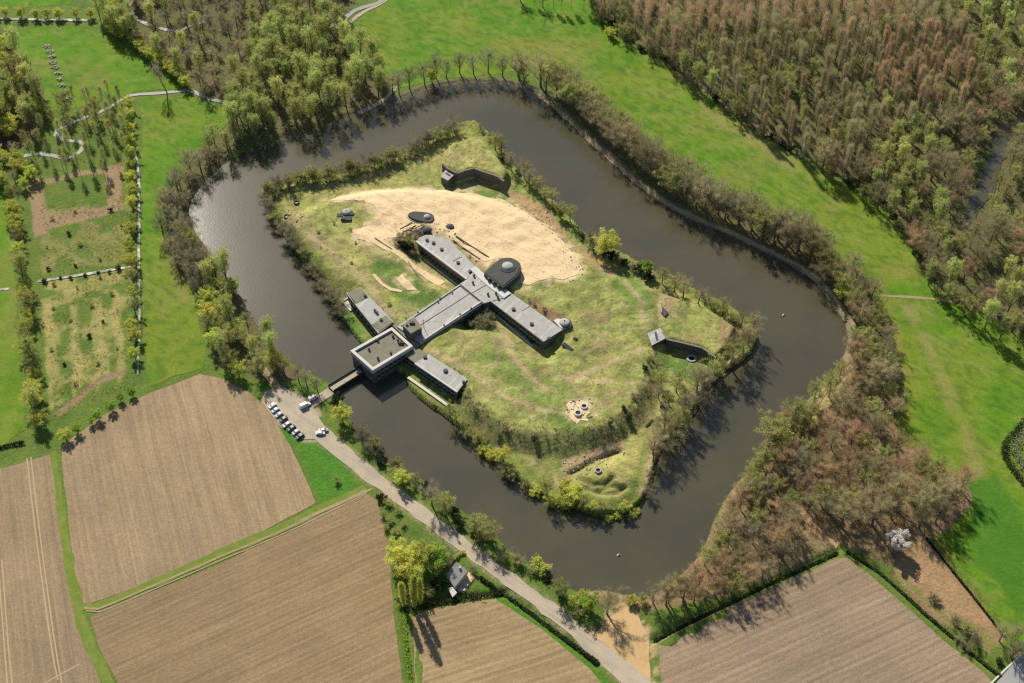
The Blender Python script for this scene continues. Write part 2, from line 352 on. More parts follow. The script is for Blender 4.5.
# ------------------------------------------------------------------ land cover colours of the ground sheet
def inpoly(px, py, poly, soft=0.0):
    d = sdist(px, py, poly)
    return smooth((d+soft)/(2*soft)) if soft else (d > 0).astype(float)
SAND_PX = [(326,196),(345,189),(378,186),(402,185),(440,184),(470,186),(500,193),(525,206),(545,222),(562,236),(575,252),(580,268),(574,275),(556,280),(530,285),(520,284),(521,268),(514,260),(503,260),(490,264),
   (474,262),(452,240),(447,236),(425,234),(415,236),(400,238),(378,240),(366,243),(355,236),(352,230),(372,226),(382,224),(380,214),(366,202),(350,199)]
def groundcolour(x, y, h):
    px, py = toPix(x, y, h)
    nx = (fbm(x, y, 14, 40)-.5)*9; ny = (fbm(x, y, 14, 50)-.5)*9
    qx, qy = px+nx, py+ny
    n1 = fbm(x, y, 22, 60, 4); n2 = fbm(x, y, 6, 70, 3); n3 = fbm(x, y, 70, 80)
    def L(c): return np.array(c, float)[None, :]
    col = np.zeros((x.size, 3))
    litter = L((.15,.105,.06))*(1-n1[:, None]) + L((.10,.13,.035))*n1[:, None]
    col[:] = L((.15,.20,.035))*(1-n2[:, None]) + L((.08,.145,.022))*n2[:, None]
    def paint(poly, c, soft=2.0, warp=True, amt=1.0):
        a = inpoly(qx if warp else px, qy if warp else py, poly, soft)
        a = a*amt if np.isscalar(amt) else a*amt
        col[:] = col*(1-a[:, None]) + np.asarray(c)*a[:, None]
    grass = L((.15,.20,.035))*(1-n2[:, None]) + L((.08,.145,.022))*n2[:, None]
    dry = L((.40,.34,.13))*(1-n2[:, None]) + L((.22,.23,.06))*n2[:, None]
    br = L((.27,.185,.105))
    for wpx in ([(585,-60),(1300,-60),(1300,360),(1010,335),(955,303),(920,272),(910,240),(885,208),(850,182),(805,158),(760,137),(705,86),(655,54),(600,18)],
      [(190,-40),(395,-40),(340,20),(350,60),(392,90),(400,110),(300,135),(230,150),(205,140),(230,110),(190,88),(125,35),(130,-10)],
      [(150,235),(180,170),(210,140),(240,140),(200,200),(215,260),(262,320),(300,375),(270,385),(215,365),(200,300),(165,250)],
      [(540,80),(620,130),(690,180),(780,225),(860,270),(893,335),(903,375),(905,445),(965,485),(975,500),(930,535),(845,545),(660,635),(570,600),(700,550),(820,380),(845,320),(600,150)],
      [(-60,30),(5,30),(45,90),(50,120),(20,150),(-60,150)]):
        paint(wpx, litter, 3)
    # far surroundings outside the photograph: mixed fields
    # allotment strip on the left
    paint([(20,170),(135,160),(140,390),(60,440),(40,420),(30,300)], grass)
    k = smooth((fbm(x, y, 9, 91)-.45)*6)
    paint([(40,212),(130,200),(130,262),(42,274)], dry*.8, 2, True, .75*k)
    paint([(36,282),(132,268),(134,360),(50,410)], dry, 2, True, .9*k)
    for st in ((44,300,9),(70,305,7),(92,300,10),(112,296,7)):
        paint([(st[0],st[1]),(st[0]+st[2],st[1]-2),(st[0]+st[2]+6,st[1]+75),(st[0]+4,st[1]+92)], L((.42,.34,.13)), 1.5, True, .55)
    for p_ in ([(28,180),(44,176),(48,232),(34,238)], [(108,165),(124,163),(124,212),(110,214)], [(40,216),(112,204),(114,213),(44,228)], [(44,178),(110,168),(110,172),(44,184)]):
        paint(p_, br*1.15, 1.5)
    paint([(55,412),(100,378),(128,368),(120,376),(95,388),(58,418)], br*1.05, 1.5)
    # verges and triangle by the road
    paint([(262,380),(300,430),(330,452),(362,484),(320,504),(296,450),(255,402)], grass*np.array([[.6,1.1,.6]]))
    paint([(375,495),(420,535),(500,590),(600,668),(620,690),(560,690),(400,610),(388,560)], grass*.9)
    paint([(395,470),(520,560),(640,640),(655,600),(560,585),(430,480)], grass*.85, 2, True, .8)
    paint([(480,585),(500,585),(610,680),(600,690)], grass*np.array([[.7,1.1,.6]]))
    paint([(640,600),(660,600),(845,540),(850,560),(660,640),(650,690),(640,660)], grass)
    paint([(780,530),(840,530),(830,555),(760,590)], grass*1.15)
    # wooded south-eastern bank: leaf litter, pale sandy track
    paint([(570,600),(700,550),(760,440),(830,385),(905,400),(980,500),(900,570),(840,545),(720,600),(650,610)], L((.31,.20,.115))*(.75+.4*n2[:, None]), 3, True, .8)
    paint([(845,320),(858,330),(858,375),(835,400),(815,420),(795,450),(780,480),(770,478),(790,430),(815,395),(842,365)], L((.36,.29,.13)), 2)
    # outer bank strip
    do = sdist(x, y, OUTW)
    b = smooth((do+5)/2)*(do < 0)*(px > 380)*(py < 360)
    col[:] = col*(1-.85*b[:, None]) + L((.22,.19,.12))*.85*b[:, None]
    # dry field and corner
    paint([(905,540),(925,533),(1006,637),(990,655),(940,625),(893,575)], L((.36,.23,.12))*(.75+.4*n2[:, None]), 1.5)
    paint([(950,612),(985,628),(1000,650),(985,655),(960,638)], grass, 3, True, .55)
    paint([(893,572),(900,572),(995,660),(1000,668),(975,650)], grass*1.1, 1.5, False, .6)
    # field margins
    for l_ in ([(58,455),(70,540),(80,600),(110,683),(90,683),(68,600),(54,480)], [(80,605),(150,580),(250,538),(365,486),(372,492),(220,562),(90,616)]):
        paint(l_, L((.15,.22,.035)), 1.0, False)
    # island
    di = sdist(x, y, INW); isl = di > 0
    ix = np.where(isl)[0]
    c0 = L((.165,.22,.045))*(1-n1[ix, None]) + L((.43,.38,.13))*n1[ix, None]
    c0 = c0*(.75+.55*n2[ix, None])*(.8+.4*vnoise(x[ix], y[ix], 2.2, 99)[:, None])
    kk = .7*smooth((fbm(x[ix], y[ix], 11, 93)-.60)*7)[:, None]
    c0 = c0*(1-.6*kk) + L((.25,.17,.10))*.6*kk
    kk = smooth((fbm(x[ix], y[ix], 4, 97)-.56)*8)[:, None]
    c0 = c0*(1-.4*kk) + L((.08,.10,.03))*.4*kk
    col[ix] = c0
    onr = isl.astype(float)
    berm = onr*smooth((9-di)/3)
    col[:] = col*(1-.75*berm[:, None]) + L((.155,.215,.035))*(.75+.4*n2[:, None])*.75*berm[:, None]
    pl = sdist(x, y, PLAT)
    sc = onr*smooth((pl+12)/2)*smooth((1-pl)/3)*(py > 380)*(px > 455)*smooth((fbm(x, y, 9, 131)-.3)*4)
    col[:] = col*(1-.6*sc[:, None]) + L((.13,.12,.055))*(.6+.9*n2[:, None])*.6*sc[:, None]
    G = L((.10,.21,.03))
    paint([(375,258),(400,262),(425,288),(445,300),(430,310),(395,300),(372,275)], G*.85, 4, True, .8)
    paint([(660,352),(700,362),(715,365),(700,385),(668,372)], G, 3, True, .8)
    paint([(448,184),(500,190),(520,182),(520,205),(470,198)], G, 3, True, .7)
    paint([(325,300),(340,300),(366,338),(360,345)], G*1.1, 1, False, .9)
    paint([(590,268),(625,265),(655,300),(645,318)], G*1.05, 5, True, .7)
    paint([(570,385),(600,440),(560,430),(470,350),(480,345)], G*1.05, 6, True, .45)
    paint([(275,205),(300,205),(340,260),(395,312),(372,292),(312,250)], L((.29,.20,.12)), 4, True, .35)
    paint([(500,185),(545,205),(570,240),(562,250),(520,215)], L((.40,.26,.14))*(.7+.5*n2[:, None]), 3, True, .9)
    paint([(560,240),(580,245),(620,270),(612,282),(590,268)], L((.36,.24,.13)), 3, True, .7)
    paint([(525,296),(540,300),(565,318),(560,325),(540,318)], L((.25,.16,.09))*(.6+.7*n2[:, None]), 2, True, .9)
    paint([(560,462),(590,452),(625,440),(620,452),(585,466),(565,478)], L((.42,.28,.18)), 2, True, .8)
    paint([(660,292),(676,294),(672,318),(660,316)], L((.36,.25,.15)), 3, True, .7)
    paint([(720,320),(745,325),(735,345),(715,360)], L((.34,.22,.12)), 3, True, .7)
    paint([(640,420),(650,400),(662,420),(655,470),(645,495),(635,490),(648,450)], L((.26,.24,.09)), 2, True, .7)
    for ln in ([(430,350),(470,372),(510,400),(545,412),(600,410)], [(395,318),(380,305),(372,290)], [(282,215),(310,235),(345,262),(368,285)], [(500,330),(506,345)], [(620,275),(640,300),(645,330)], [(645,485),(650,455),(660,425),(690,390),(715,368),(740,345)], [(570,380),(640,350)], [(506,345),(520,365),(540,385),(555,392)], [(560,378),(600,381),(655,386)], [(512,340),(500,318)]):
        lw = wpoly(ln, 6, None)
        a = np.exp(-(ldist(x, y, lw)/1.7)**2)*onr*1.0*smooth((fbm(x, y, 5, 121)-.25)*6)
        col[:] = col*(1-a[:, None]) + L((.42,.33,.17))*a[:, None]
    for sc_, th, cc, am in ((3.2, .62, (.42,.38,.17), .5), (6.5, .64, (.32,.23,.13), .5), (2.0, .70, (.07,.10,.03), .5)):
        f = (onr*am*smooth((fbm(x, y, sc_, int(sc_*70))-th)*9))[:, None]; col[:] = col*(1-f) + L(cc)*f
    for t in TRENCH:
        a = np.exp(-(ldist(x, y, t)/1.2)**2)*.6
        col[:] = col*(1-a[:, None]) + L((.07,.075,.03))*a[:, None]
    for sp, z_, cc, wd_ in ((SAND_PX, 6.2, (.60,.46,.27), 5.5), ([(590,640),(606,620),(626,608),(640,618),(648,640),(652,690),(640,700),(612,660)], 0, (.45,.32,.17), 5),
        ([(263,403),(268,392),(284,388),(300,397),(318,412),(322,430),(316,440),(303,440),(285,428),(272,416)], 0, (.42,.34,.22), 2),
        ([(396,282),(402,276),(412,286),(418,293),(408,292)], 5, (.55,.42,.24), 3), ([(567,406),(588,403),(591,412),(588,421),(570,417)], 6, (.55,.42,.26), 4)):
        d = -sdist(x, y, [P2(a, b, z_) for a, b in sp])
        f = (smooth(1.2-d/wd_)*smooth((fbm(x, y, 4.5, 141)-.36-.02*np.maximum(d, 0))*7))[:, None]; col[:] = col*(1-f) + L(cc)*(.85+.3*n2[:, None])*f
    d = ldist(x, y, wpoly([(362,237),(378,245),(400,256),(418,268),(430,274),(441,280)], 5, None))
    f = (smooth(1.5-d/5)*smooth((fbm(x, y, 4, 143)-.42)*7))[:, None]; col[:] = col*(1-f) + L((.52,.40,.23))*f
    d = ldist(x, y, wpoly([(286,402),(318,432),(375,479),(420,513),(480,558),(540,602),(590,643),(660,706)], 0, None))
    f = (.8*smooth(1.8-d/3.2)*smooth((fbm(x, y, 4, 145)-.35)*6))[:, None]; col[:] = col*(1-f) + L((.36,.29,.17))*f
    # moat bed
    bed = (do > 0) & (~isl)
    col[bed] = (.05, .045, .03)
    return np.clip(col, 0.01, 1)

def axis(a0, a1, s, far):
    inner = list(np.arange(a0, a1+.01, s)); lo = []; hi = []; st = s
    p = a0; q = a1
    while p > -far: st *= 1.35; p -= st; lo.append(p); q += st; hi.append(q)
    return np.array(lo[::-1]+inner+hi)
XS = axis(-370, 370, 1.0, 6000); YS = axis(265, 815, 1.0, 6000)
GX, GY = np.meshgrid(XS, YS)
gx, gy = GX.ravel(), GY.ravel()
gh = H(gx, gy)
V = np.stack([gx, gy, gh], 1)
nxx, nyy = len(XS), len(YS)
ii = np.arange(nyy-1)[:, None]*nxx + np.arange(nxx-1)[None, :]
T = np.stack([ii, ii+1, ii+nxx+1, ii+nxx], -1).reshape(-1, 4)
me = npmesh('ground', V, T)
gc = groundcolour(gx, gy, gh)
at = me.color_attributes.new('Col', 'FLOAT_COLOR', 'POINT')
at.data.foreach_set('color', np.concatenate([gc, np.ones((len(gc), 1))], 1).astype(np.float32).ravel())
me.polygons.foreach_set('use_smooth', np.ones(len(T), bool))
tag(link('ground', me, M['ground']), kind='structure')

# water of the moat: a single sheet at water level, the ground rises out of it
wr = catmull([P2(a, b, WATER) for a, b in OUT_PX], 8, True)
ctr = np.mean(np.array(wr), 0)
big = [tuple(ctr + (np.array(p)-ctr)*1.012) for p in wr]
tag(MB().prism(big, WATER-.02, WATER).build('moat_water', M['water']), kind='structure')

WORN = [wpoly(l, 0, None) for l in ([(905,305),(922,332),(930,350),(945,385),(958,415),(968,440),(978,475)], [(640,40),(680,75),(720,115),(770,150),(820,185)], [(160,190),(166,240),(185,300)])]
def meadowcolour(x, y):
    px, py = toPix(x, y, 0)
    a = fbm(x, y, 60, 101)[:, None]; b = fbm(x, y, 18, 103, 4)[:, None]; c = fbm(x, y, 5, 105)[:, None]
    L = lambda *c_: np.array(c_, float)[None, :]
    f = smooth((a-.38)*4); col = L(.106,.226,.009)*(1-f) + L(.160,.224,.018)*f
    f = .6*smooth((b-.52)*6); col = col*(1-f) + L(.08,.20,.005)*f
    f = .55*smooth((fbm(x, y, 25, 109, 4)[:, None]-.56)*7); col = col*(1-f) + L(.21,.205,.045)*f
    f = .55*smooth((c-.58)*7); col = col*(1-f) + L(.20,.21,.05)*f
    f = .5*smooth((vnoise(x, y, 2.5, 111)[:, None]-.65)*6); col = col*(1-f) + L(.04,.12,.01)*f
    for w_, k in zip(WORN, (3.5, 7, 3)):
        f = (.75*np.exp(-(ldist(x, y, w_)/k)**2)*smooth((fbm(x, y, 7, 113)-.33)*5))[:, None]; col = col*(1-f) + L(.26,.23,.075)*f
    # yellowed strip along the grove and the wood edge
    f = (.75*smooth((14-np.abs(sdist(px, py, [(880,290),(896,340),(904,375),(898,420),(906,447),(965,484),(930,536),(1000,640),(800,560),(820,300)])))/12)*smooth((fbm(x, y, 10, 115)-.3)*4))[:, None]
    col = col*(1-f) + L(.24,.225,.04)*f
    f = (.85*smooth(sdist(px, py, [(955,480),(1000,470),(1030,520),(1030,640),(1005,600),(965,545),(970,510)])/8))[:, None]; col = col*(1-f) + L(.055,.165,.012)*f
    return col*(.85+.3*c)
def sheet(name, pxpoly, m, dz=.08, z=0.0, step=None, drape=True, wob=0.0, cell=3.0, seed=1):
    "a land-cover sheet draped on the ground"
    w_ = [P2(a, b, z) for a, b in pxpoly]
    n = len(w_); pts = []
    if step: w_ = catmull(w_, step, True)
    else:
        o2 = []
        for i in range(n):
            a = np.array(w_[i]); b = np.array(w_[(i+1) % n]); k = max(1, int(np.linalg.norm(b-a)/2.5))
            o2 += [tuple(a+(b-a)*j/k) for j in range(k)]
        w_ = o2
    if wob:
        A = np.array(w_)
        A[:, 0] += (fbm(A[:, 0], A[:, 1], 9, seed)-.5)*2*wob; A[:, 1] += (fbm(A[:, 0], A[:, 1], 9, seed+5)-.5)*2*wob
        w_ = [tuple(p) for p in A]
    A = np.array(w_)
    nb = len(w_); vs = [Vector(p) for p in w_]
    if drape:
        x0, y0 = A.min(0); x1, y1 = A.max(0)
        g = np.array(np.meshgrid(np.arange(x0, x1, cell), np.arange(y0, y1, cell))).reshape(2, -1)
        d = sdist(g[0], g[1], w_)
        for p in g.T[d > cell*.4]: vs.append(Vector(p))
    r = delaunay_2d_cdt(vs, [(i, (i+1) % nb) for i in range(nb)], [], 1, 1e-4)
    vv = np.array([tuple(v) for v in r[0]]); zz = H(vv[:, 0], vv[:, 1]) + dz
    me = bpy.data.meshes.new(name); me.from_pydata([(a, b, c) for (a, b), c in zip(vv, zz)], [], [f if True else f for f in r[2]])
    me.update()
    if me.polygons[0].normal.z < 0: me.flip_normals()
    if name == 'meadow':
        at = me.color_attributes.new('Col', 'FLOAT_COLOR', 'POINT'); mc = meadowcolour(vv[:, 0], vv[:, 1])
        at.data.foreach_set('color', np.concatenate([mc, np.ones((len(mc), 1))], 1).astype(np.float32).ravel())
    return tag(link(name, me, m), kind='structure')
def ribbon(name, px, width, m, dz=.12, z=0.0, step=4, wob=.0, smoothc=True):
    w_ = [P2(a, b, z) for a, b in px]
    if smoothc: w_ = catmull(w_, step)
    A = np.array(w_); n = len(A); t = np.gradient(A, axis=0); t /= np.linalg.norm(t, axis=1)[:, None]+1e-9
    nn = np.stack([-t[:, 1], t[:, 0]], 1)
    wd = np.interp(np.linspace(0, 1, n), np.linspace(0, 1, len(width)), width) if hasattr(width, '__len__') else np.full(n, width)
    wl = wd*(.5+wob*(vnoise(A[:, 0], A[:, 1], 5, 9)-.5)); wrr = wd*(.5+wob*(vnoise(A[:, 0], A[:, 1], 5, 19)-.5))
    k = 5; V = []
    for j in range(k):
        f = j/(k-1); V.append(A + nn*((wl*(1-f) - wrr*f)[:, None]))
    V = np.stack(V, 1).reshape(-1, 2)
    zz = H(V[:, 0], V[:, 1]) + dz
    V3 = np.concatenate([V, zz[:, None]], 1)
    i = np.arange(n-1)[:, None]*k + np.arange(k-1)[None, :]
    T = np.stack([i, i+1, i+k+1, i+k], -1).reshape(-1, 4)
    me = npmesh(name, V3, T)
    if me.polygons[0].normal.z < 0: me.flip_normals()
    return tag(link(name, me, m), kind='structure')

# meadows
sheet('meadow', [(350,30),(362,17),(388,1),(395,-30),(560,-30),(600,15),(612,38),(640,51),(665,63),(700,86),(730,108),(764,139),(800,160),(845,185),(875,203),(902,230),(916,252),(920,270),(930,287),(952,302),
  (980,312),(1005,328),(1030,350),(1080,360),(1100,640),(1030,660),(1008,633),(965,580),(928,537),(950,530),(975,500),(963,480),(935,465),(905,445),(897,420),(903,375),(893,335),(880,300),(858,270),(825,245),
  (780,226),(735,210),(690,182),(655,155),(620,130),(585,100),(545,78),(515,72),(450,78),(400,88),(385,70),(365,50)], M['meadow'], wob=2.6, cell=2.5)
sheet('meadow', [(141.5,98),(185,95),(225,106),(230,118),(213,138),(192,160),(176,185),(165,210),(168,240),(178,268),(195,298),(203,334),(205,366),(148,388),(141.5,300),(141.5,180)], M['meadow'], wob=2.2, cell=2.5, seed=3)
sheet('meadow', [(5,30),(60,26),(105,32),(122,44),(148,62),(186,88),(140,91),(108,100),(75,108),(50,112),(45,90),(22,52)], M['meadow'], wob=2.2, cell=2.5, seed=4)
sheet('meadow', [(-60,190),(5,185),(12,240),(18,330),(25,430),(0,448),(-60,470)], M['meadow'], wob=1, cell=2.5, seed=5)
sheet('meadow', [(0,-6),(78,-8),(70,4),(0,10)], M['meadow'], wob=1, cell=2.5, seed=6)

# ploughed fields
def field(px, col, a, b, period=1.7, ws=.14, **k):
    "a,b: image points of one furrow"
    p, q = P2(*a), P2(*b); ang = math.atan2(q[1]-p[1], q[0]-p[0])
    m = fieldmat('ploughed_soil', col, -(ang+math.pi/2), period, ws)
    return sheet('ploughed_field', px, m, dz=.10, wob=.8, cell=6, **k)
field([(61,447),(100,417),(150,393),(200,374),(218,377),(240,388),(262,402),(284,434),(300,466),(316,503),(240,544),(150,582),(84,607),(76,585),(68,520)], (.40,.288,.168), (130,420), (165,575))
field([(-80,495),(0,468),(50,455),(55,480),(60,520),(69,570),(73,602),(82,640),(104,690),(60,720),(-80,720)], (.36,.26,.155), (30,470), (55,650), seed=11)
field([(90,617),(220,564),(366,492),(377,500),(383,520),(388,545),(391,580),(394,620),(403,683),(408,730),(140,730),(118,683),(97,642)], (.36,.25,.135), (120,640), (370,530), 2.3, .33, seed=12)
field([(412,617),(430,609),(495,599),(540,628),(590,668),(604,690),(600,730),(418,730)], (.44,.31,.165), (430,650), (520,622), 2.8, .45, seed=13)
field([(658,642),(720,610),(838,558),(848,558),(880,583),(930,628),(985,675),(1020,715),(700,730),(662,690)], (.39,.285,.185), (680,670), (860,590), 2.6, .42, seed=14)
# tramlines, as narrow strips of pressed soil
pressed = mat('pressed_soil', (.44,.325,.19), noises=((.6,.4,.75),))
for ln in ([(27,458),(33,510),(42,580),(52,650),(58,680)], [(31,457),(37,510),(46,580),(56,650),(63,690)], [(-2,560),(4,640),(8,690)], [(2,560),(8,640),(13,690)], [(45,683),(80,664)]):
    ribbon('wheel_track', ln, .6, pressed, dz=.16)
# grass verge strips between fields with wheel tracks
verge = mat('verge_grass', (.15,.21,.03), noises=((.2,.5,(.25,.25,.06),.45,.6),(1,.4,.6)))
ribbon('grass_verge', [(52,452),(60,500),(68,560),(76,600),(84,632),(100,665),(116,695)], [3.2,3,4,5,4.5,4.5], verge, dz=.14, wob=.4)
ribbon('grass_verge', [(80,607),(95,607),(150,585),(220,554),(290,524),(365,488)], [4,4,4.5,4.5,4.5,5], verge, dz=.15, wob=.3)
ribbon('field_path', [(86,611),(100,612),(162,586),(222,560),(292,530),(366,494)], .7, M['path'], dz=.2)
ribbon('field_path', [(84,608),(98,609),(160,583),(220,557),(290,527),(366,490)], 1.0, M['path'], dz=.2)
ribbon('field_path', [(300,521),(345,501),(372,489)], 1.3, M['path'], dz=.21, wob=.4)

# roads
ribbon('road', [(286,402),(298,414),(318,432),(345,455),(375,479),(420,513),(480,558),(540,602),(590,643),(628,676),(660,706),(700,745)], [10,9,7.5,6.6,6.4,6.4,6.4,6.4,6.6,7.5,9,10], M['road'], dz=.16, wob=.25)
sheet('parking_area', [(263,403),(268,392),(284,388),(300,397),(318,412),(322,430),(316,440),(303,440),(285,428),(272,416)], M['road'], dz=.22, wob=.4, seed=21)
ribbon('path', [(331,391),(318,400),(306,408),(296,414)], 5, M['road'], dz=.26)
sheet('sandy_verge', [(590,640),(606,620),(626,608),(640,618),(648,640),(652,690),(660,730),(640,700),(612,660)], mat('sandy_soil', (.55,.37,.18), noises=((.15,.5,(.42,.27,.13),.45,.65),(1,.3,.7))), dz=.13, wob=1, seed=22)
ribbon('path', [(250,352),(262,368),(272,380),(284,392)], 3, M['path'], dz=.14, wob=.5)
ribbon('path', [(338,34),(348,24),(362,13),(378,5),(389,-4),(392,-25)], 2.6, M['road'], dz=.16, wob=.2)
ribbon('path', [(396,86),(386,98),(372,106),(358,112)], 2.4, M['road'], dz=.14, wob=.4)
ribbon('path', [(537,93),(560,111),(588,137),(621,167),(656,195),(692,216),(730,231),(766,249),(800,266),(824,286),(842,308),(853,325),(856,345),(848,368),(826,392),(806,420),(786,455),(772,480)], 2.2, M['path'], dz=.16, wob=.5)
ribbon('path', [(880,296),(905,297),(930,299),(952,302)], 1.6, M['path'], dz=.15, wob=.4)
ribbon('path', [(676,68),(700,86),(732,110),(745,118),(765,132),(790,150),(800,158)], 2.6, M['path'], dz=.16, wob=.7)
ribbon('path', [(802,508),(812,525),(828,540),(838,546)], 4, mat('clay_path', (.42,.27,.15)), dz=.14, wob=.6)
ribbon('road', [(1002,700),(1026,672),(1060,645),(1100,612)], 11, M['asphalt'], dz=.5)
ribbon('kerb', [(986,689),(1006,669),(1040,640),(1080,606)], .7, M['concrete_pale'], dz=.6)

# streams
ribbon('stream', [(-40,163),(0,160),(20,157),(39,154),(52,155.5),(64,158.5),(74,157),(81,151),(84,145),(80,142),(75,141.5),(63,140),(56,135),(58,129.5),(71,124),(77,120.5),(96,114),(112,106.5),(122,100),(130,95.5),(150,94),(168,92.5),(184,91),(194,92),(205,98),(225,102.5),(240,108)], 2.6, M['stream'], dz=.22, wob=.2)
glint_paint_water = mat('ditch_painted_glint', (.5,.48,.44), rough=.6, noises=((.3,.9,(.16,.16,.11),.42,.52),))  # glint on the ditch water painted in as broken whitish base colour
ribbon('stream', [(-40,19),(0,19),(40,20),(88,20.5)], 2.4, glint_paint_water, dz=.3, wob=.3)
ribbon('stream', [(146,-12),(133,2),(128,10),(133,16),(142,22),(155,27),(170,31),(181,31),(190,26),(205,22)], 2.4, glint_paint_water, dz=.3, wob=.4)
ribbon('stream', [(326,28),(340,22),(356,10),(372,5),(383,0),(392,-14)], 3.2, M['stream'], dz=.24, wob=.2)
ribbon('stream', [(133,150),(138.5,172),(138.8,220),(139,270),(139.3,320),(138,375)], 1.2, glint_paint_water, dz=.3, wob=.6)
ribbon('stream', [(38,281.5),(70,277),(100,272),(136,266)], 1.7, glint_paint_water, dz=.3, wob=.2)
ribbon('stream', [(-30,291),(0,290),(9,289)], 1.5, glint_paint_water, dz=.3)
ribbon('stream', [(1060,118),(1020,124),(1004,133),(997,155),(988,180),(977,205),(966,228),(960,240)], [10,9,8,8,8,9,6,3], M['water'], dz=.3, wob=.5)

# sand on the fort
sheet('sand_platform', SAND_PX, M['sand'], dz=.13, z=6.2, wob=3.2, cell=1.6, seed=31)
ribbon('sand_ramp', [(362,237),(378,245),(400,256),(418,268),(430,274),(441,280)], [6,4.5,3.6,3.6,4.5,6], M['sand'], dz=.16, z=5, wob=.4)
sheet('bare_sand', [(396,282),(402,276),(412,286),(418,293),(408,292)], M['sand'], dz=.16, z=5, wob=1.3, cell=1.5, seed=33)
ribbon('bare_sand', [(373,276),(383,285),(391,291),(402,292)], 1.6, M['sand'], dz=.17, z=5.5, wob=.5)
sheet('bare_sand', [(567,406),(572,402),(575,404),(580,401),(588,403),(590,407),(591,414),(587,417),(588,422),(580,420),(577,424),(570,417),(571,411)], M['sand'], dz=.16, z=6, wob=1.2, cell=1.5, seed=35)
# ------------------------------------------------------------------ buildings and walls of the fort
def part(root, name, mb, m, parent=None, label=None, bevel=0):
    l = root.location
    mb.v = [(a-l[0], b-l[1], c-l[2]) for a, b, c in mb.v]
    o = mb.build(name, m, parent or root, bevel)
    if label: o['label'] = label
    return o
def thing(name, label, cat, px, py, z=0.0, group=None):
    return tag(empty(name, P(px, py, z)), label, cat, group)
def grow(poly, d):
    "offset a convex-ish polygon outwards by d"
    a = sum(poly[i][0]*poly[(i+1) % len(poly)][1]-poly[(i+1) % len(poly)][0]*poly[i][1] for i in range(len(poly)))
    if a < 0: poly = poly[::-1]
    n = len(poly); out = []
    for i in range(n):
        p0, p1, p2 = [np.array(poly[(i+k-1) % n]) for k in range(3)]
        e1 = (p1-p0)/np.linalg.norm(p1-p0); e2 = (p2-p1)/np.linalg.norm(p2-p1)
        n1 = np.array([e1[1], -e1[0]]); n2 = np.array([e2[1], -e2[0]]); b = n1+n2; b /= max(.4, np.dot(b, n1))
        out.append(tuple(p1+b*d))
    return out
def windows(root, wall, a, b, n, zs, w=1.1, h=1.3, inset=2.0):
    a = np.array(a); b = np.array(b); L = np.linalg.norm(b-a); t = (b-a)/L
    for i in range(n):
        c = a+t*(inset+(L-2*inset)*(i+.5)/n)
        for z in zs:
            fr = part(root, 'window', MB().wall(tuple(c-t*w/2), tuple(c+t*w/2), .16, z, z+h), M['darkwin'], wall)
            part(root, 'sill', MB().wall(tuple(c-t*(w/2+.12)), tuple(c+t*(w/2+.12)), .34, z-.18, z-.003), M['concrete_pale'], fr)
def vent(root, px, py, z, roof=None, s=.55, h=1.0):
    x, y = P2(px, py, z)
    part(root, 'roof_vent', MB().lathe(x, y, [(s, z+.003), (s, z+h*.7), (s*1.35, z+h*.72), (s*1.2, z+h), (.05, z+h*1.1)], 10), M['iron'], roof)
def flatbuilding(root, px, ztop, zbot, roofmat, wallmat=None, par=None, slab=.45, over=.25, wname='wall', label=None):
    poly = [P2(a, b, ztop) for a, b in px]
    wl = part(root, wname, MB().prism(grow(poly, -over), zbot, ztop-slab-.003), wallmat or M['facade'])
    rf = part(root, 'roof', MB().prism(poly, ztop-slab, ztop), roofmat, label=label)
    if par:
        for i in par:
            j = (i+1) % len(poly)
            part(root, 'parapet', MB().wall(poly[i], poly[j], .5, ztop+.003, ztop+.5, 0), M['concrete_pale'], rf)
    return wl, rf, poly

RZ = 7.6
bk = thing('barracks', 'long grey cross-shaped concrete barracks with flat roofs in the middle of the island', 'barracks', 485, 300, 0)
# central arm towards the gate
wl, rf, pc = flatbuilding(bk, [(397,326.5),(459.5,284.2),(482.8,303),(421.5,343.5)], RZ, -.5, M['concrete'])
part(bk, 'roof_joint', MB().wall(P2(420,325.5,RZ), P2(470,293.5,RZ), .35, RZ+.003, RZ+.12), M['bitumen'], rf)
part(bk, 'roof_joint', MB().wall(P2(458.5,284.5,RZ), P2(483,304,RZ), .6, RZ+.006, RZ+.2), M['bitumen'], rf)
part(bk, 'parapet', MB().wall(P2(400,325,RZ), P2(459,284.6,RZ), .5, RZ+.009, RZ+.5, -.8), M['concrete'], rf)
part(bk, 'parapet', MB().wall(P2(424,341.5,RZ), P2(482,303,RZ), .7, RZ+.009, RZ+.55, .8), M['concrete_pale'], rf)
windows(bk, wl, grow([pc[3], pc[2], pc[1]], 0)[0] if 0 else pc[3], pc[2], 7, (3.4,), 1.4, 1.3, 4)
for a, b in ((452,293),(440,299),(438,302),(418,313),(406,319),(471,309),(460,315),(444,326)): vent(bk, a, b, RZ, rf, .35, .9)
# junction
wl2, rf2, pj = flatbuilding(bk, [(460,283.6),(467.6,279),(476,267.2),(511,293),(503.5,298),(491.5,301),(484,303.2)], RZ+.25, -.5, M['concrete'], over=.3)
part(bk, 'roof_band', MB().prism([P2(a, b, RZ+.25) for a, b in ((470,269.5),(476,266.5),(486,276),(511,293.5),(504,298.5),(490,288),(480,279.5))], RZ+.255, RZ+.6), M['concrete_pale'], rf2)
part(bk, 'roof_joint', MB().wall(P2(472,293,RZ+.25), P2(489,283.5,RZ+.25), .35, RZ+.26, RZ+.34), M['bitumen'], rf2)
for a, b in ((474,276.5),(473,283.5),(488,295),(496,294),(498,298)): vent(bk, a, b, RZ+.25, rf2, .5, 1.3)
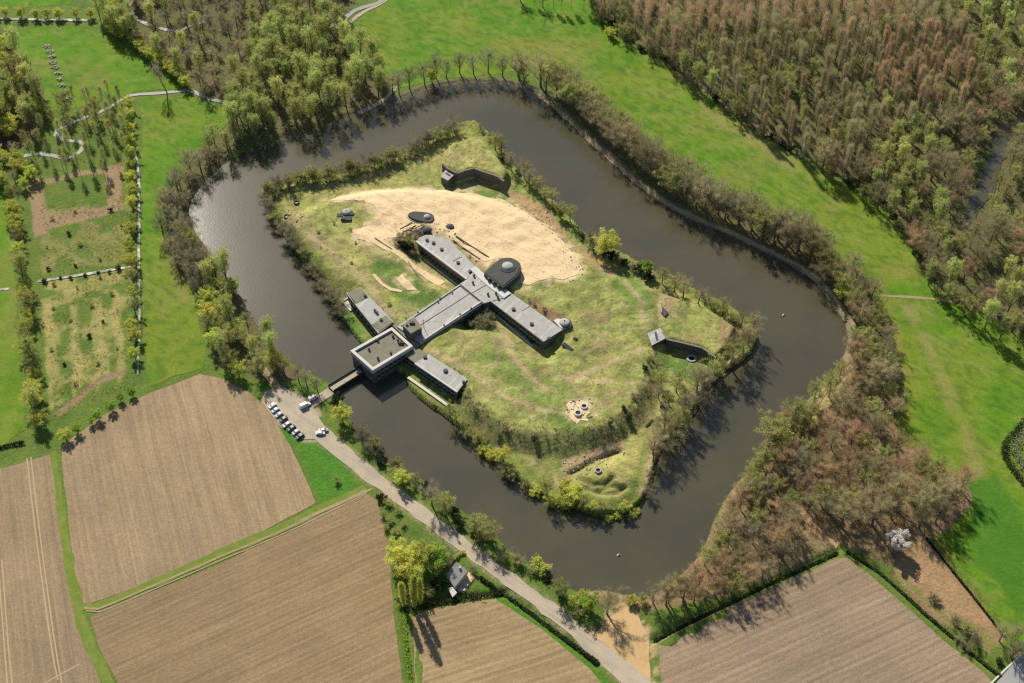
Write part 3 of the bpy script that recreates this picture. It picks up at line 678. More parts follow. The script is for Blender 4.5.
# northern wing with a rounded end
wl3, rf3, pn = flatbuilding(bk, [(416.7,241),(419.5,237.5),(426,234.8),(432,235),(438,237.3),(447.5,237.3),(453,244.2),(464,254.5),(475.8,266.8),(467.3,278.8)], RZ+.1, -.5, M['concrete'])
A0, A1 = pn[0], pn[9]
part(bk, 'cornice', MB().wall(A0, A1, .9, RZ-.6, RZ+.35, -.3), M['concrete_pale'], wl3)
def shift(a, b, d):
    dx, dy = b[0]-a[0], b[1]-a[1]; L = math.hypot(dx, dy); nx, ny = -dy/L*d, dx/L*d
    return (a[0]+nx, a[1]+ny), (b[0]+nx, b[1]+ny)
a, b = shift(A0, A1, .22); windows(bk, wl3, a, b, 12, (1.2, 4.6), 1.0, 1.5, 3)
part(bk, 'roof_joint', MB().wall(P2(453,261,RZ+.1), P2(462,257,RZ+.1), .35, RZ+.104, RZ+.2), M['bitumen'], rf3)
for a, b in ((433.5,243.3),(441.6,249.8),(458,263),(427,240.5),(470,272)): vent(bk, a, b, RZ+.1, rf3, .75, .8)
# southern wing
wl4, rf4, ps = flatbuilding(bk, [(491,301),(511,292.8),(562.6,329.6),(544,341.3)], RZ, -.5, M['concrete'])
part(bk, 'cornice', MB().wall(ps[0], ps[3], .7, RZ-.6, RZ+.2, 0), M['concrete'], wl4)
a, b = shift(ps[0], ps[3], .02); windows(bk, wl4, a, b, 13, (1.0, 4.4), 1.0, 1.5, 3)
for a, b in ((513.5,309.7),(531.6,324.4),(549,339)): vent(bk, a, b, RZ, rf4, .8, .8)
part(bk, 'roof_joint', MB().wall(P2(522,311,RZ), P2(530,306,RZ), .3, RZ+.003, RZ+.1), M['bitumen'], rf4)
# pale footings and courtyard kerbs
kb = thing('courtyard_kerb', 'thin white kerb along the yard in front of the northern barracks wing', 'kerb', 440, 272, 1)
part(kb, 'kerb_wall', MB().wall(P2(424.5,259.5,1.2), P2(458,286,1.2), .6, .2, 1.7), M['concrete_pale'])
kb = thing('courtyard_kerb', 'thin pale kerb along the yard in front of the southern barracks wing', 'kerb', 515, 332, 1)
part(kb, 'kerb_wall', MB().wall(P2(497,316,1.2), P2(533,347,1.2), .6, .2, 1.7), M['concrete_pale'])
# big gun turret block
tb = thing('turret_block', 'black horseshoe-shaped turret block with a round grey cupola joined to the barracks', 'gun turret', 504, 272, 7)
ph = [(484,273.5),(488,269),(494,263.5),(499,259.5),(505,257.8),(511,257.8),(516,259.8),(520,263.2),(521.3,267.5),(519.5,272.5),(516,277),(510,282),(503,287.6)]
po = [P2(a, b, 10.2) for a, b in ph]
body = part(tb, 'block', MB().prism(po, 2, 10.2), M['bitumen'])
part(tb, 'roof', MB().prism(grow(po, -.7), 10.203, 10.5), M['bitumen'], body)
cx, cy = P2(507.6,266.6,10.6)
part(tb, 'collar', MB().lathe(cx, cy, [(4.2,10.45),(4.2,10.75),(3.2,10.95)], 28), M['bitumen'], body)
part(tb, 'cupola', MB().lathe(cx, cy, [(2.9,10.7),(2.8,11.3),(2.2,11.8),(1.3,12.1),(.2,12.25)], 28), M['concrete'], body)
for q in (.25, .5, .75):
    a = np.array(po[0])*(1-q)+np.array(po[-1])*q
    part(tb, 'buttress', MB().box(a[0]-.5, a[1]-1.2, 6, a[0]+.5, a[1]+.2, 10.0), M['facade'], body)
def cupola(px, py, z, r, label, group=None, col='concrete', name='gun_cupola', base=True):
    t = thing(name, label, 'gun cupola', px, py, z, group)
    x, y = P2(px, py, z+1)
    bs = part(t, 'collar', MB().lathe(x, y, [(r*1.45,z-3),(r*1.45,z+.5),(r*1.15,z+.75)], 24), M['facade'])
    part(t, 'drum', MB().lathe(x, y, [(r,z+.7),(r,z+1.4),(r*.85,z+1.8),(r*.5,z+2.1),(.1,z+2.2)], 24), M[col])
    part(t, 'sight_opening', MB().box(x-.35, y-.35, z+2.0, x+.35, y+.35, z+2.35), M['darkwin'])
    return t
cupola(564.5,322.5,7.0,2.6,'small round grey gun cupola at the far end of the southern barracks wing')
t = thing('end_apron', 'pale curved concrete apron between the barracks wing and the round cupola', 'apron', 558, 322, 7)
part(t, 'slab', MB().prism([P2(a, b, 7.7) for a, b in ((553.5,320.5),(558,318.5),(561,319.5),(559.5,324),(563,328.6),(560,327.5))], 4, 7.9), M['concrete_pale'])
# tower block on the central arm
tw = thing('stair_tower', 'square pale-topped stair tower standing behind the gatehouse roof', 'tower', 411, 330, 7)
pt = [P2(a, b, 12) for a, b in ((402.3,325),(414.5,316.8),(422,327.5),(410.8,333.5))]
bw = part(tw, 'wall', MB().prism(grow(pt, -.15), 5, 11.6), M['facade'])
br_ = part(tw, 'roof', MB().prism(pt, 11.603, 12.1), M['roof_mossy'])
a, b = shift(pt[0], pt[3], -.1); windows(tw, bw, pt[3], pt[0], 2, (8.5,), .8, 1.2, .8)
part(tw, 'roof_hatch', MB().box(*(lambda q: (q[0]-1.2, q[1]-.7, 12.103, q[0]+1.2, q[1]+.8, 13.1))(P2(412,323,12.4))), M['iron'], br_)
part(tw, 'roof_vent', MB().box(*(lambda q: (q[0]-.5, q[1]-.5, 12.103, q[0]+.5, q[1]+.5, 12.9))(P2(407,325,12.4))), M['iron'], br_)
mast = thing('mast', 'thin dark mast standing on the barracks roof beside the stair tower', 'mast', 424, 327, 7)
mx, my = P2(424,328,RZ)
part(mast, 'pole', MB().tube([(mx,my,RZ),(mx,my,RZ+6)], [.18,.1]), M['iron'])
part(mast, 'crossbar', MB().tube([(mx-.9,my,RZ+5),(mx+.9,my,RZ+5)], [.08,.08]), M['iron'])

# gatehouse standing in the moat
gt = thing('gatehouse', 'tall square gatehouse with a pale parapet rising from the moat at the bridge', 'gatehouse', 382, 372, -1)
GZ = 9.0
pg = [P2(a, b, GZ) for a, b in ((350.2,350.6),(372.6,370.4),(413,346),(392,327))]
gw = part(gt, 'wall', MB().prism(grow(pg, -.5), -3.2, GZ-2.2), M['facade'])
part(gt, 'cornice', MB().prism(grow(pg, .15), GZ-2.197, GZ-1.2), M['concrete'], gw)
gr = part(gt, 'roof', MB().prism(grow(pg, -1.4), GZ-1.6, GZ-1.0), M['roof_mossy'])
inn = grow(pg, -.75)
for i in range(4):
    j = (i+1) % 4
    e = np.array(inn[j])-np.array(inn[i]); e = e/np.linalg.norm(e)*.74
    if i in (0, 1, 3) or True:
        part(gt, 'parapet', MB().wall(tuple(np.array(inn[i])-e*(1 if i % 2 else -1)), tuple(np.array(inn[j])+e*(1 if i % 2 else -1)), 1.45, GZ-1.197, GZ+.02), M['concrete_pale'], gr)
gp = grow(pg, -.46); 
pgo = [pg[0], pg[1], pg[2], pg[3]]
q0, q1, q2 = [np.array(p) for p in (pg[0], pg[1], pg[2])]
cen = np.mean(np.array(pg), 0)
def inw(p, d): v = cen-p; return p+v/np.linalg.norm(v)*d
a, b = inw(q0, .75), inw(q1, .75)
windows(gt, gw, a, b, 5, (.8, 4.2), 1.2, 1.6, 1.5)
a, b = inw(q1, .75), inw(q2, .75)
windows(gt, gw, a, b, 8, (1.2, 4.4), 1.1, 1.5, 1.5)
gm = (inw(q0, .75)*.62+inw(q1, .75)*.38); tt = (q1-q0)/np.linalg.norm(q1-q0)
part(gt, 'gate', MB().wall(tuple(gm-tt*1.8), tuple(gm+tt*1.8), .5, .4, 4.0), M['darkwin'], gw)
for a, b in ((377.5,341),(369,350),(378,359),(391,354),(393,337),(398,341),(401,343)): vent(gt, a, b, GZ-1, gr, .5, 1.3)
part(gt, 'roof_vent', MB().box(*(lambda q: (q[0]-1.3, q[1]-.3, GZ-.997, q[0]+1.3, q[1]+.3, GZ+.2))(P2(401,343.5,GZ-.6))), M['iron'], gr)
# link roof between gatehouse and barracks
lk = thing('link_building', 'brown flat-roofed link between the gatehouse and the barracks', 'building', 402, 342, 5)
flatbuilding(lk, [(392.5,325.5),(399,321.5),(424,343),(415,347.5),(413.4,345.4)], 6.9, -.5, M['roof_mossy'])
# left gorge wing
lw = thing('gorge_wing', 'low grey moat-side wing with a half mossy roof, upstream of the gatehouse', 'building', 370, 320, 0)
wl5, rf5, pl5 = flatbuilding(lw, [(346.7,293.3),(360.8,287.3),(394,322),(378.5,333)], 7.2, -2, M['concrete'])
part(lw, 'old_roof', MB().prism([P2(a, b, 7.2) for a, b in ((347.5,293.5),(360.6,288),(368.5,297),(355,304))], 7.203, 7.4), M['roof_mossy'], rf5)
part(lw, 'old_roof', MB().prism([P2(a, b, 7.2) for a, b in ((372,325),(385.5,315.5),(393,322.3),(378.7,331.8))], 7.203, 7.4), M['roof_mossy'], rf5)
part(lw, 'cornice', MB().wall(pl5[0], pl5[3], .7, 6.4, 7.4, .1), M['concrete'], wl5)
windows(lw, wl5, *shift(pl5[0], pl5[3], -.05), 8, (1.4,4.2), 1.0, 1.3, 2)
for a, b in ((365,296),(375,311),(377,313),(381,320)): vent(lw, a, b, 7.4, rf5, .6, .9)
# right gorge wing
rw = thing('gorge_wing', 'low moat-side wing with a clean light grey roof beside the gatehouse', 'building', 435, 375, 0)
wl6, rf6, p6 = flatbuilding(rw, [(402.5,353.5),(415.6,346.6),(428.5,354.2),(415.4,363.4)], 6.6, -2, M['roof_mossy'])
wl7, rf7, p7 = flatbuilding(rw, [(415,363.3),(428.6,354),(467.6,378.9),(457.2,392)], 7.2, -2, M['concrete'])
part(rw, 'cornice', MB().wall(p7[0], p7[3], .7, 6.6, 7.4, .0), M['concrete_pale'], wl7)
windows(rw, wl7, *shift(p7[0], p7[3], .03), 9, (1.4, 4.2), 1.1, 1.3, 2)
windows(rw, wl6, *shift(p6[0], p6[3], .03), 2, (1.4, 4.0), 1.1, 1.3, 1)
vent(rw, 445.5, 371.3, 7.2, rf7, .9, .9); vent(rw, 463.5, 382.5, 7.2, rf7, .6, .8)
vent(rw, 425, 357.5, 7.2, rf7, .8, .8)
qw = thing('quay_wall', 'pale quay wall at the foot of the right moat-side wing', 'wall', 428, 392, -1)
part(qw, 'wall', MB().wall(P2(408,377,1.6), P2(447.5,405,1.6), .9, -3, 1.7), M['facade'])
part(qw, 'coping', MB().wall(P2(408,377,2), P2(447.5,405,2), 1.4, 1.703, 2.0), M['concrete_pale'])
qw = thing('quay_wall', 'stub of pale concrete wall left of the moat-side wing', 'wall', 350, 303, 0)
part(qw, 'wall', MB().wall(P2(344,301,1.5), P2(349,298,1.5), .6, -1, 2.2), M['concrete_pale'])
part(qw, 'slab', MB().prism([P2(a, b, 2) for a, b in ((343,303),(348,300.5),(353,309),(350,311))], 0, 2.0), M['concrete_pale'])

# bridge
bd = thing('bridge', 'narrow pale bridge over the moat leading to the gatehouse', 'bridge', 345, 381, 0)
b0, b1 = np.array(P2(331,388.5,.9)), np.array(P2(361,370,.9))
part(bd, 'deck', MB().wall(tuple(b0), tuple(b1), 4.2, .25, .75), M['road'])
tv = (b1-b0)/np.linalg.norm(b1-b0); nv = np.array([-tv[1], tv[0]])
for s_ in (-1, 1):
    part(bd, 'railing', MB().wall(tuple(b0+nv*s_*2.2), tuple(b1+nv*s_*2.2), .25, .2, 1.7), M['iron'])
for q in (.2, .45, .7, .92):
    c = b0+(b1-b0)*q; part(bd, 'pier', MB().wall(tuple(c-nv*1.9), tuple(c+nv*1.9), .8, -3.5, .247), M['facade'])

# bastion casemates
def casemate(label, toppx, z0, z1, boxpx, boxz, blabel):
    t = thing('casemate', label, 'casemate', *toppx[len(toppx)//2], z0)
    pts = [P2(a, b, z1) for a, b in toppx]
    m_ = MB()
    for a, b in zip(pts[:-1], pts[1:]): m_.wall(a, b, 1.4, z0-2, z1-.3)
    wl = part(t, 'wall', m_, M['iron'] if 0 else M['facade'])
    m_ = MB()
    for a, b in zip(pts[:-1], pts[1:]): m_.wall(a, b, 1.0, z1-.297, z1+.08)
    part(t, 'coping', m_, M['roof_mossy'], wl)
    for a, b in zip(pts[:-1], pts[1:]):
        L = math.dist(a, b)
        if L > 9:
            s_ = shift(a, b, -.72 if b[0] > a[0] else .72); windows(t, wl, *s_, int(L//5), (3.0,), 1.0, 1.2, 1.5)
    pb = [P2(a, b, boxz) for a, b in boxpx]
    w2 = part(t, 'porch', MB().prism(pb, z0-1, boxz), M['facade'], label=blabel)
    part(t, 'porch_roof', MB().prism(grow(pb, .2), boxz+.003, boxz+.4), M['concrete'], w2)
    c_ = np.mean(np.array(pb), 0); part(t, 'porch_slot', MB().wall(tuple(c_+(np.array(pb[0])-np.array(pb[1]))*.08-(np.array(pb[0])-np.array(pb[-1]))*.35), tuple(c_+(np.array(pb[0])-np.array(pb[-1]))*.35), 1.1, boxz+.403, boxz+.55), M['bitumen'], w2)
    return t
casemate('dark walled casemate cut into the grassy mound at the top of the island', [(443,163.5),(448,168.5),(457,173),(465,170.2),(474,168),(483,171.5),(493,174.5),(499,177),(504,181)], 1, 7.3,
   [(441,177),(446,170.5),(451,171.5),(455,174),(448,180.5)], 5.6, None)
casemate('dark walled casemate cut into the grassy mound at the right of the island', [(662,331.5),(668,339.5),(680,342),(702,347.5),(709,352),(716,357.5)], 1, 6.8,
   [(648,334),(660,328.8),(667,337.5),(652,345.5)], 6.4, None)
nt = thing('recess', 'small dark concrete recess in the grass above the right-hand casemate', 'recess', 663, 311, 5)
part(nt, 'side_wall', MB().wall(P2(660.5,301,6.5), P2(661.5,313,6.5), .5, 3, 7.0), M['concrete'])
part(nt, 'pit', MB().prism([P2(a, b, 6.6) for a, b in ((662,307),(668.5,313),(665,317),(661.5,313))], 5.8, 7.0), M['bitumen'])
# cupolas and bunkers on the island
cupola(346.5,212,6.3,2.3,'grey gun cupola on a dark base left of the sand platform')
t = thing('ammunition_shelter', 'black concrete blocks around the cupola left of the sand', 'shelter', 347, 217, 6)
for i, (a, b, s_) in enumerate(((340,215,2.2),(348,218.5,2.6),(351,214,1.8),(343,219,1.5))):
    x, y = P2(a, b, 7); part(t, 'block', MB().box(x-s_/1.4, y-s_/1.8, 5, x+s_/1.4, y+s_/1.8, 7.1+.2*i), M['bitumen'])
ob = thing('bunker', 'black oval bunker roof with a small dome lying in the sand', 'bunker', 420, 217, 6)
pb = catmull([P2(a, b, 8) for a, b in ((408,215),(412,211.5),(420,211.5),(430,213),(434,216.5),(432,221),(426,221.5),(416,219.5))], 1.5, True)
part(ob, 'body', MB().prism(pb, 5, 7.9), M['bitumen'])
x, y = P2(427,216.5,8.2)
part(ob, 'dome', MB().lathe(x, y, [(1.8,7.903),(1.6,8.5),(1.0,8.9),(.1,9.1)], 18), M['concrete'])
part(ob, 'kerb', MB().prism(grow(pb, .8), 5, 6.9), M['debris'])
for a, b, lab in ((450,226.5,'small black concrete block at the tip of the log heap on the sand'),(427,229.5,'low dark shelter between the sand and the northern barracks wing')):
    t = thing('bunker', lab, 'bunker', a, b, 6)
    x, y = P2(a, b, 7.2)
    part(t, 'body', MB().lathe(x, y, [(2.2,5),(2.2,7.3),(1.6,7.8),(.3,8)], 9), M['bitumen'])
    part(t, 'hatch', MB().box(x-.6, y-.6, 8.0, x+.6, y+.6, 8.2), M['iron'])
def ringpit(px, py, z, r, label, name='gun_pit', mt='concrete'):
    t = thing(name, label, 'gun pit', px, py, z)
    x, y = P2(px, py, z)
    part(t, 'rim', MB().lathe(x, y, [(r*1.35,z-2),(r*1.35,z+.35),(r*1.25,z+.75),(r*.85,z+.75),(r*.8,z+.2)], 24), M[mt])
    part(t, 'floor', MB().lathe(x, y, [(r*.82,z+.1),(r*.8,z+.24)], 20), M['darkwin'])
    return t
def islz(px, py):
    z = 6.0
    for _ in range(3): z = H1(*P2(px, py, z))
    return z
for a, b, r, lab, mt in ((691.5,359,1.9,'round concrete pit with a pale rim in front of the right-hand casemate','concrete'),
   (584,406.8,1.35,'upper of two small white-rimmed pits on the bare sand patch','concrete_pale'),(578,413.5,1.45,'lower of two small white-rimmed pits on the bare sand patch','concrete_pale'),
   (598,471,1.2,'small grey round pit on the low grassy mound at the bottom of the island','concrete'),
   (296.5,203,1.2,'small dark round pit near the left tip of the island','bitumen'),(287,217,1.3,'dark round pit with pale chunks on the left bank of the island','bitumen')):
    z = islz(a, b); ringpit(a, b, z+.1, r, lab, mt=mt)
for a, b, c, d, wd, lab in ((563,343.5,573,351.5,2.0,'long black sunken hatch in the grass south of the barracks'),(530,341,536,343,2.0,'short black hatch near the tip of the southern barracks wing'),
   (574,338,577,340,1.3,'tiny dark hatch in the grass right of the barracks'),(661,406,666,410,1.8,'dark wreck-like slab on the slope at the right rim'),(646,427,653,420,1.0,'thin dark beam lying on the right-hand slope')):
    z = islz((a+c)/2, (b+d)/2)
    t = thing('hatch', lab, 'hatch', (a+c)/2, (b+d)/2, z)
    part(t, 'frame', MB().wall(P2(a, b, z), P2(c, d, z), wd, z-1, z+.45), M['facade'])
    part(t, 'cover', MB().wall(tuple(np.array(P2(a, b, z))*.93+np.array(P2(c, d, z))*.07), tuple(np.array(P2(a, b, z))*.07+np.array(P2(c, d, z))*.93), wd*.8, z+.453, z+.6), M['darkwin'])
# logs and planks on the sand
def lognear(px0, py0, px1, py1, lab, r=.28):
    z0, z1 = islz(px0, py0)+.35, islz(px1, py1)+.35
    o = MB().tube([P(px0, py0, z0), P((px0+px1)/2, (py0+py1)/2+.3, (z0+z1)/2), P(px1, py1, z1)], [r, r*.9, r*.7], 7).build('log', M['bark'])
    tag(o, lab, 'log', 'logs lying around the sand platform')
LG = ['leftmost', 'lower left', 'topmost', 'rightmost', 'lowest']
for q in ((400,229,412,222),(403,232,416,225),(410,230,424,224),(418,233,432,228),(414,236,426,232)):
    lognear(*q, LG.pop(0)+' weathered log of the five between the black bunker and the northern wing')
lognear(456,236,489,257,'long dark beam lying at the sand edge behind the northern wing', .4)
lognear(453,240,480,259,'second long beam, closer to the barracks roof, at the sand edge', .35)
lognear(296,222,303,216,'pale log on the grass near the left tip of the island', .3)
lognear(408,262,418,276,'dark beam along the sandy ramp down to the yard', .35)
lognear(375,238,392,249,'dark plank along the upper side of the sandy ramp', .35)
lognear(566,221,573,227,'pale plank on the bank right of the sand platform', .35)

# rubble heaps in the top-left meadow, stones merged per heap
for i, (a, b, s_) in enumerate(((47,47,2.6),(50,52,2.8),(53,57,2.6),(52,63,3),(55,68,3),(58,74,2.4),(60,80,2.4),(62,86,3),(65,93,3.4),(67,100,3.8))):
    m_ = MB(); x, y = P2(a, b, 0); zz = H1(x, y)
    for k in range(26):
        ang = random.random()*6.28; rr = s_*1.0*random.random()**.6; sz = random.uniform(.3, .75); px_, py_ = x+rr*math.cos(ang), y+rr*math.sin(ang)*.8
        zt = zz + (1-rr/s_)*.9
        m_.lathe(px_, py_, [(sz, zt-.6), (sz*random.uniform(.8, 1.1), zt+sz*.3), (sz*.45, zt+sz*.75)], random.randint(4, 6))
    tag(m_.build('rubble_heap', M['debris']), ['first','second','third','fourth','fifth','sixth','seventh','eighth','ninth','tenth'][i]+' pale rubble heap from the top in the line crossing the upper left meadow', 'rubble heap', 'rubble heaps in the upper left meadow')

# house and garden by the road
hs = thing('house', 'small dark-walled house with a flat grey roof below the willows by the road', 'house', 458, 578, 0)
w8, r8, p8 = flatbuilding(hs, [(446,574.5),(456.5,561.5),(468,571),(454.5,587.5)], 3.6, -.5, M['slate'], M['render'])
windows(hs, w8, *shift(p8[0], p8[3], -.2), 3, (1.0,), 1.2, 1.2, .8)
ch = P2(460,568,4.2); part(hs, 'chimney', MB().box(ch[0]-.4, ch[1]-.4, 3.603, ch[0]+.4, ch[1]+.4, 4.9), M['render'], r8)
sh = thing('garden_shed', 'tiny pale-roofed shed at the foot of the grey-roofed house', 'shed', 453, 591, 0)
flatbuilding(sh, [(448,588),(452.5,587),(457,592.5),(452.5,597)], 2.6, -.5, M['concrete_pale'], M['render'])
sh2 = thing('terrace', 'sandy terrace littered with garden things beside the house', 'terrace', 467, 580, 0)
part(sh2, 'paving', MB().prism([P2(a, b, .2) for a, b in ((469,572),(475,577),(464,593),(457,590))], -.5, .28), M['sand'])
for k, (a, b, lab) in enumerate(((466,585,'white garden table on the terrace beside the house'),(463,590,'pale bench at the low end of the house terrace'),(441,566,'pale planter in the shaded garden left of the house'),(436,577,'pale boulder at the dark garden edge left of the house'))):
    x, y = P2(a, b, .5); t = thing(('garden_table','garden_bench','planter','boulder')[k], lab, ('table','bench','planter','boulder')[k], a, b, .28)
    if k < 2:
        part(t, 'top', MB().box(x-.9, y-.5, .85, x+.9, y+.5, .95), M['concrete_pale'])
        for sx in (-.75, .75): part(t, 'leg', MB().box(x+sx-.08, y-.4, .28, x+sx+.08, y+.4, .847), M['concrete_pale'])
    else:
        part(t, 'body', MB().lathe(x, y, [(.7,-.2),(.9,.5),(.8,.9),(.3,1.0)], 8), M['debris'])

# ------------------------------------------------------------------ vehicles
def car(px, py, rz, paint, label, group=None, L=4.3, Wd=1.75, Hc=1.45, van=False, z=.24):
    x, y, _ = P(px, py, z+.6); zz = H1(x, y)+z
    t = empty('van' if van else 'car', (x, y, zz), rz); tag(t, label, 'van' if van else 'car', group)
    prof = ([(-.5,.35),(-.5,.95),(-.47,1.0),(-.44,Hc/1.0),(.18,Hc),(.30,1.15),(.47,1.0),(.5,.7),(.5,.35)] if van else
            [(-.5,.35),(-.5,.75),(-.47,.9),(-.36,.95),(-.25,Hc),(.10,Hc),(.25,.98),(.46,.85),(.5,.65),(.5,.35)])
    bm = bmesh.new()
    def side(yv, k): return [bm.verts.new((a*L, yv*(1 if b < 1.05 else k), b)) for a, b in prof]
    A = side(-Wd/2, .84); B = side(Wd/2, .84)
    n = len(prof)
    for i in range(n): bm.faces.new((A[i], A[(i+1) % n], B[(i+1) % n], B[i]))
    bm.faces.new(A[::-1]); bm.faces.new(B)
    bmesh.ops.recalc_face_normals(bm, faces=bm.faces)
    bmesh.ops.bevel(bm, geom=list(bm.edges), offset=.07, segments=2, affect='EDGES', clamp_overlap=True)
    me = bpy.data.meshes.new('body'); bm.to_mesh(me); bm.free()
    link('body', me, M['paint_'+paint], t)
    g0 = 1.0
    top = Hc-.12
    xa, xb = (.30*L, .18*L) if van else (.25*L, .10*L)
    MB_ = MB(); k = .84*Wd/2
    # windscreen
    MB_.v += [(xa+.03, -k*.98, g0+.02), (xa+.03, k*.98, g0+.02), (xb+.05, k*.92, top+.02), (xb+.05, -k*.92, top+.02)]; MB_.f.append([0,1,2,3]); MB_.build('windscreen', M['glass'], t)
    MB_ = MB()
    if not van:
        xr, xq = -.36*L, -.25*L
        MB_.v += [(xr-.02, -k*.95, g0), (xr-.02, k*.95, g0), (xq-.04, k*.9, top), (xq-.04, -k*.9, top)]; MB_.f.append([0,3,2,1]); MB_.build('rear_window', M['glass'], t)
    for s_ in (-1, 1):
        MB().wall(((-.24 if not van else .12)*L, s_*(k+.0)), ((.12 if not van else .2)*L, s_*(k+.0)), .1, 1.08, top).build('side_window', M['glass'], t)
        for fx in (-.31, .31):
            m_ = MB().tube([(fx*L, s_*(Wd/2-.2), .32), (fx*L, s_*(Wd/2+.03), .32)], [.32, .32], 14); wv = m_.build('wheel', M['tyre'], t)
        MB().box(.485*L, s_*Wd*.36-.15, .62, .5*L+.03, s_*Wd*.36+.15, .78).build('headlight', M['concrete_pale'], t)
    return t
rd = math.atan2(*(np.array(P2(290,427))-np.array(P2(272,409)))[::-1])   # direction of the parked row
pr = rd - math.pi/2
g = 'cars parked side by side along the field edge'
row = [(272.5,406.5,'white','white car at the upper end of the parked row',g),(275.5,411,'silver','second car from the upper end of the parked row, pale silver',g),(279,415.5,'silver','third car from the upper end of the parked row, silver-grey',g),
 (283.5,420,'black','black car in the middle of the parked row',g),(287,425.5,'silver','silver car just below the black one in the parked row',g),(291.5,429,'blue','dark blue car third from the lower end of the parked row',g),
 (296,433,'silver','silver car next to last at the lower end of the parked row',g),(300,437,'darkgrey','dark car at the lower end of the parked row',g)]
for a, b, c, lab, gg in row: car(a, b-1, pr+random.uniform(-.06,.06), c, lab, gg, L=random.uniform(4.0,4.5))
car(305,405.5, rd+1.45, 'white', 'big white van parked where the bridge track meets the car park', L=5.6, Wd=2.1, Hc=2.3, van=True)
car(313,398, rd+1.5, 'white', 'smaller white van just beyond the big one on the bridge track', L=5, Wd=2.0, Hc=2.1, van=True)
car(320.5,433, rd+.9, 'white', 'white car alone on the opposite road edge below the willow')
car(323.5,430, rd+1.0, 'silver', 'silver car tucked behind the lone white car by the bushes')

# swans
for a, b, lab in ((618,555.5,'white swan on the open lower moat'),(783,315.5,'white bird on the right-hand arm of the moat')):
    x, y, z = P(a, b, WATER); t = tag(empty('swan', (x, y, WATER), .8), lab, 'swan')
    bm = bmesh.new(); vs = [bm.verts.new(p) for p in ((-.75,0,.28),(-.35,0,.22),(.25,0,.25),(.5,0,.4),(.52,0,.75),(.66,0,.98),(.88,0,.92))]
    for p, q in zip(vs[:-1], vs[1:]): bm.edges.new((p, q))
    me_ = bpy.data.meshes.new('body'); bm.to_mesh(me_); bm.free()
    o = link('body', me_, M['paint_white'], t)
    md = o.modifiers.new('Skin', 'SKIN'); 
    for i, r_ in enumerate((.08,.34,.36,.16,.07,.09,.04)): me_.skin_vertices[0].data[i].radius = (r_, r_)
    me_.skin_vertices[0].data[2].use_root = True
    o.modifiers.new('Sub', 'SUBSURF').levels = 1
# ------------------------------------------------------------------ trees
def orth(d):
    a = np.where(np.abs(d[:, 2:3]) < .9, [[0, 0, 1.]], [[1., 0, 0]])
    u = np.cross(d, a); u /= np.linalg.norm(u, axis=1)[:, None]+1e-9
    return u
def slivers(base, dirs, length, width, r):
    n = len(base); d = dirs/np.linalg.norm(dirs, axis=1)[:, None]
    u = np.cross(d, np.array([0, 0, 1.])+r.normal(size=(n, 3))*.35); u /= np.linalg.norm(u, axis=1)[:, None]+1e-9
    s = u
    L = (length*(.6+.8*r.random(n)))[:, None]; W_ = width*(.7+.6*r.random(n))[:, None]
    V = np.stack([base-s*W_/2, base+s*W_/2, base+d*L], 1).reshape(-1, 3)
    return V, np.arange(3*n).reshape(-1, 3)
def leaves(cen, size, r):
    n = len(cen); d = r.normal(size=(n, 3)); d[:, 2] = np.abs(d[:, 2])*.8+.6; d /= np.linalg.norm(d, axis=1)[:, None]
    u = orth(d); v = np.cross(d, u); a = (r.random(n)*6.283)[:, None]
    p = u*np.cos(a)+v*np.sin(a); q = -u*np.sin(a)+v*np.cos(a); s = (size*(.6+.8*r.random(n)))[:, None]/2
    V = np.stack([cen-p*s-q*s*.8, cen+p*s*1.2-q*s*.3, cen+p*s*.2+q*s*1.1, cen-p*s*1.1+q*s*.5], 1).reshape(-1, 3)
    return V, np.arange(4*n).reshape(-1, 4)
def skeleton(r, h, w, first, nl, up, trunk_r, lean=.03, wiggle=.3):
    "trunk + limbs; returns tube builder and limb sample points with directions"
    m = MB(); lx, ly = r.normal(size=2)*lean*h
    top = h*.86
    tp = [(0, 0, -.6)]+[(lx*t*t+r.normal()*.1*wiggle, ly*t*t+r.normal()*.1*wiggle, top*t) for t in (.25, .5, .75, 1)]
    m.tube(tp, [trunk_r*1.25, trunk_r, trunk_r*.75, trunk_r*.5, trunk_r*.12], 7)
    pts = []; dr = []
    for i in range(nl):
        t = first+(1-first)*(i+.5*r.random())/nl
        z0 = top*t; a = i*2.4+r.random()*.8
        # crown profile
        pr_ = math.sin(math.pi*min(1, max(.12, (t-first)/(1-first)*.85+.2)))**.7
        L = w/2*pr_*(.8+.4*r.random())
        o = np.array([lx*t*t, ly*t*t, z0]); e = np.array([math.cos(a)*L, math.sin(a)*L, L*up+.1*h])
        mid = o+e*.5+np.array([0, 0, -.06*L])+r.normal(size=3)*.25*wiggle; end = o+e
        rad = trunk_r*.42*(1-t*.6)
        m.tube([tuple(o), tuple(mid), tuple(end)], [rad, rad*.6, rad*.15], 5)
        for q in (.45, .7, .9):
            b = o+(end-o)*q; s = r.normal(size=3); s[2] = abs(s[2])*.8+up*.3; s = s/np.linalg.norm(s)*L*.42
            m.tube([tuple(b), tuple(b+s)], [rad*.4, rad*.1], 4)
            for k in np.linspace(.2, 1, 5): pts.append(b+s*k); dr.append(s*1.0+np.array([0, 0, .3*L*up]))
        for k in np.linspace(.35, 1, 7): pts.append(o+(end-o)*k); dr.append(e*.8)
    for t in np.linspace(max(first, .6), 1, 8): pts.append(np.array([lx*t*t, ly*t*t, top*t])); dr.append(np.array([0, 0, 1.]))
    return m, np.array(pts), np.array(dr)
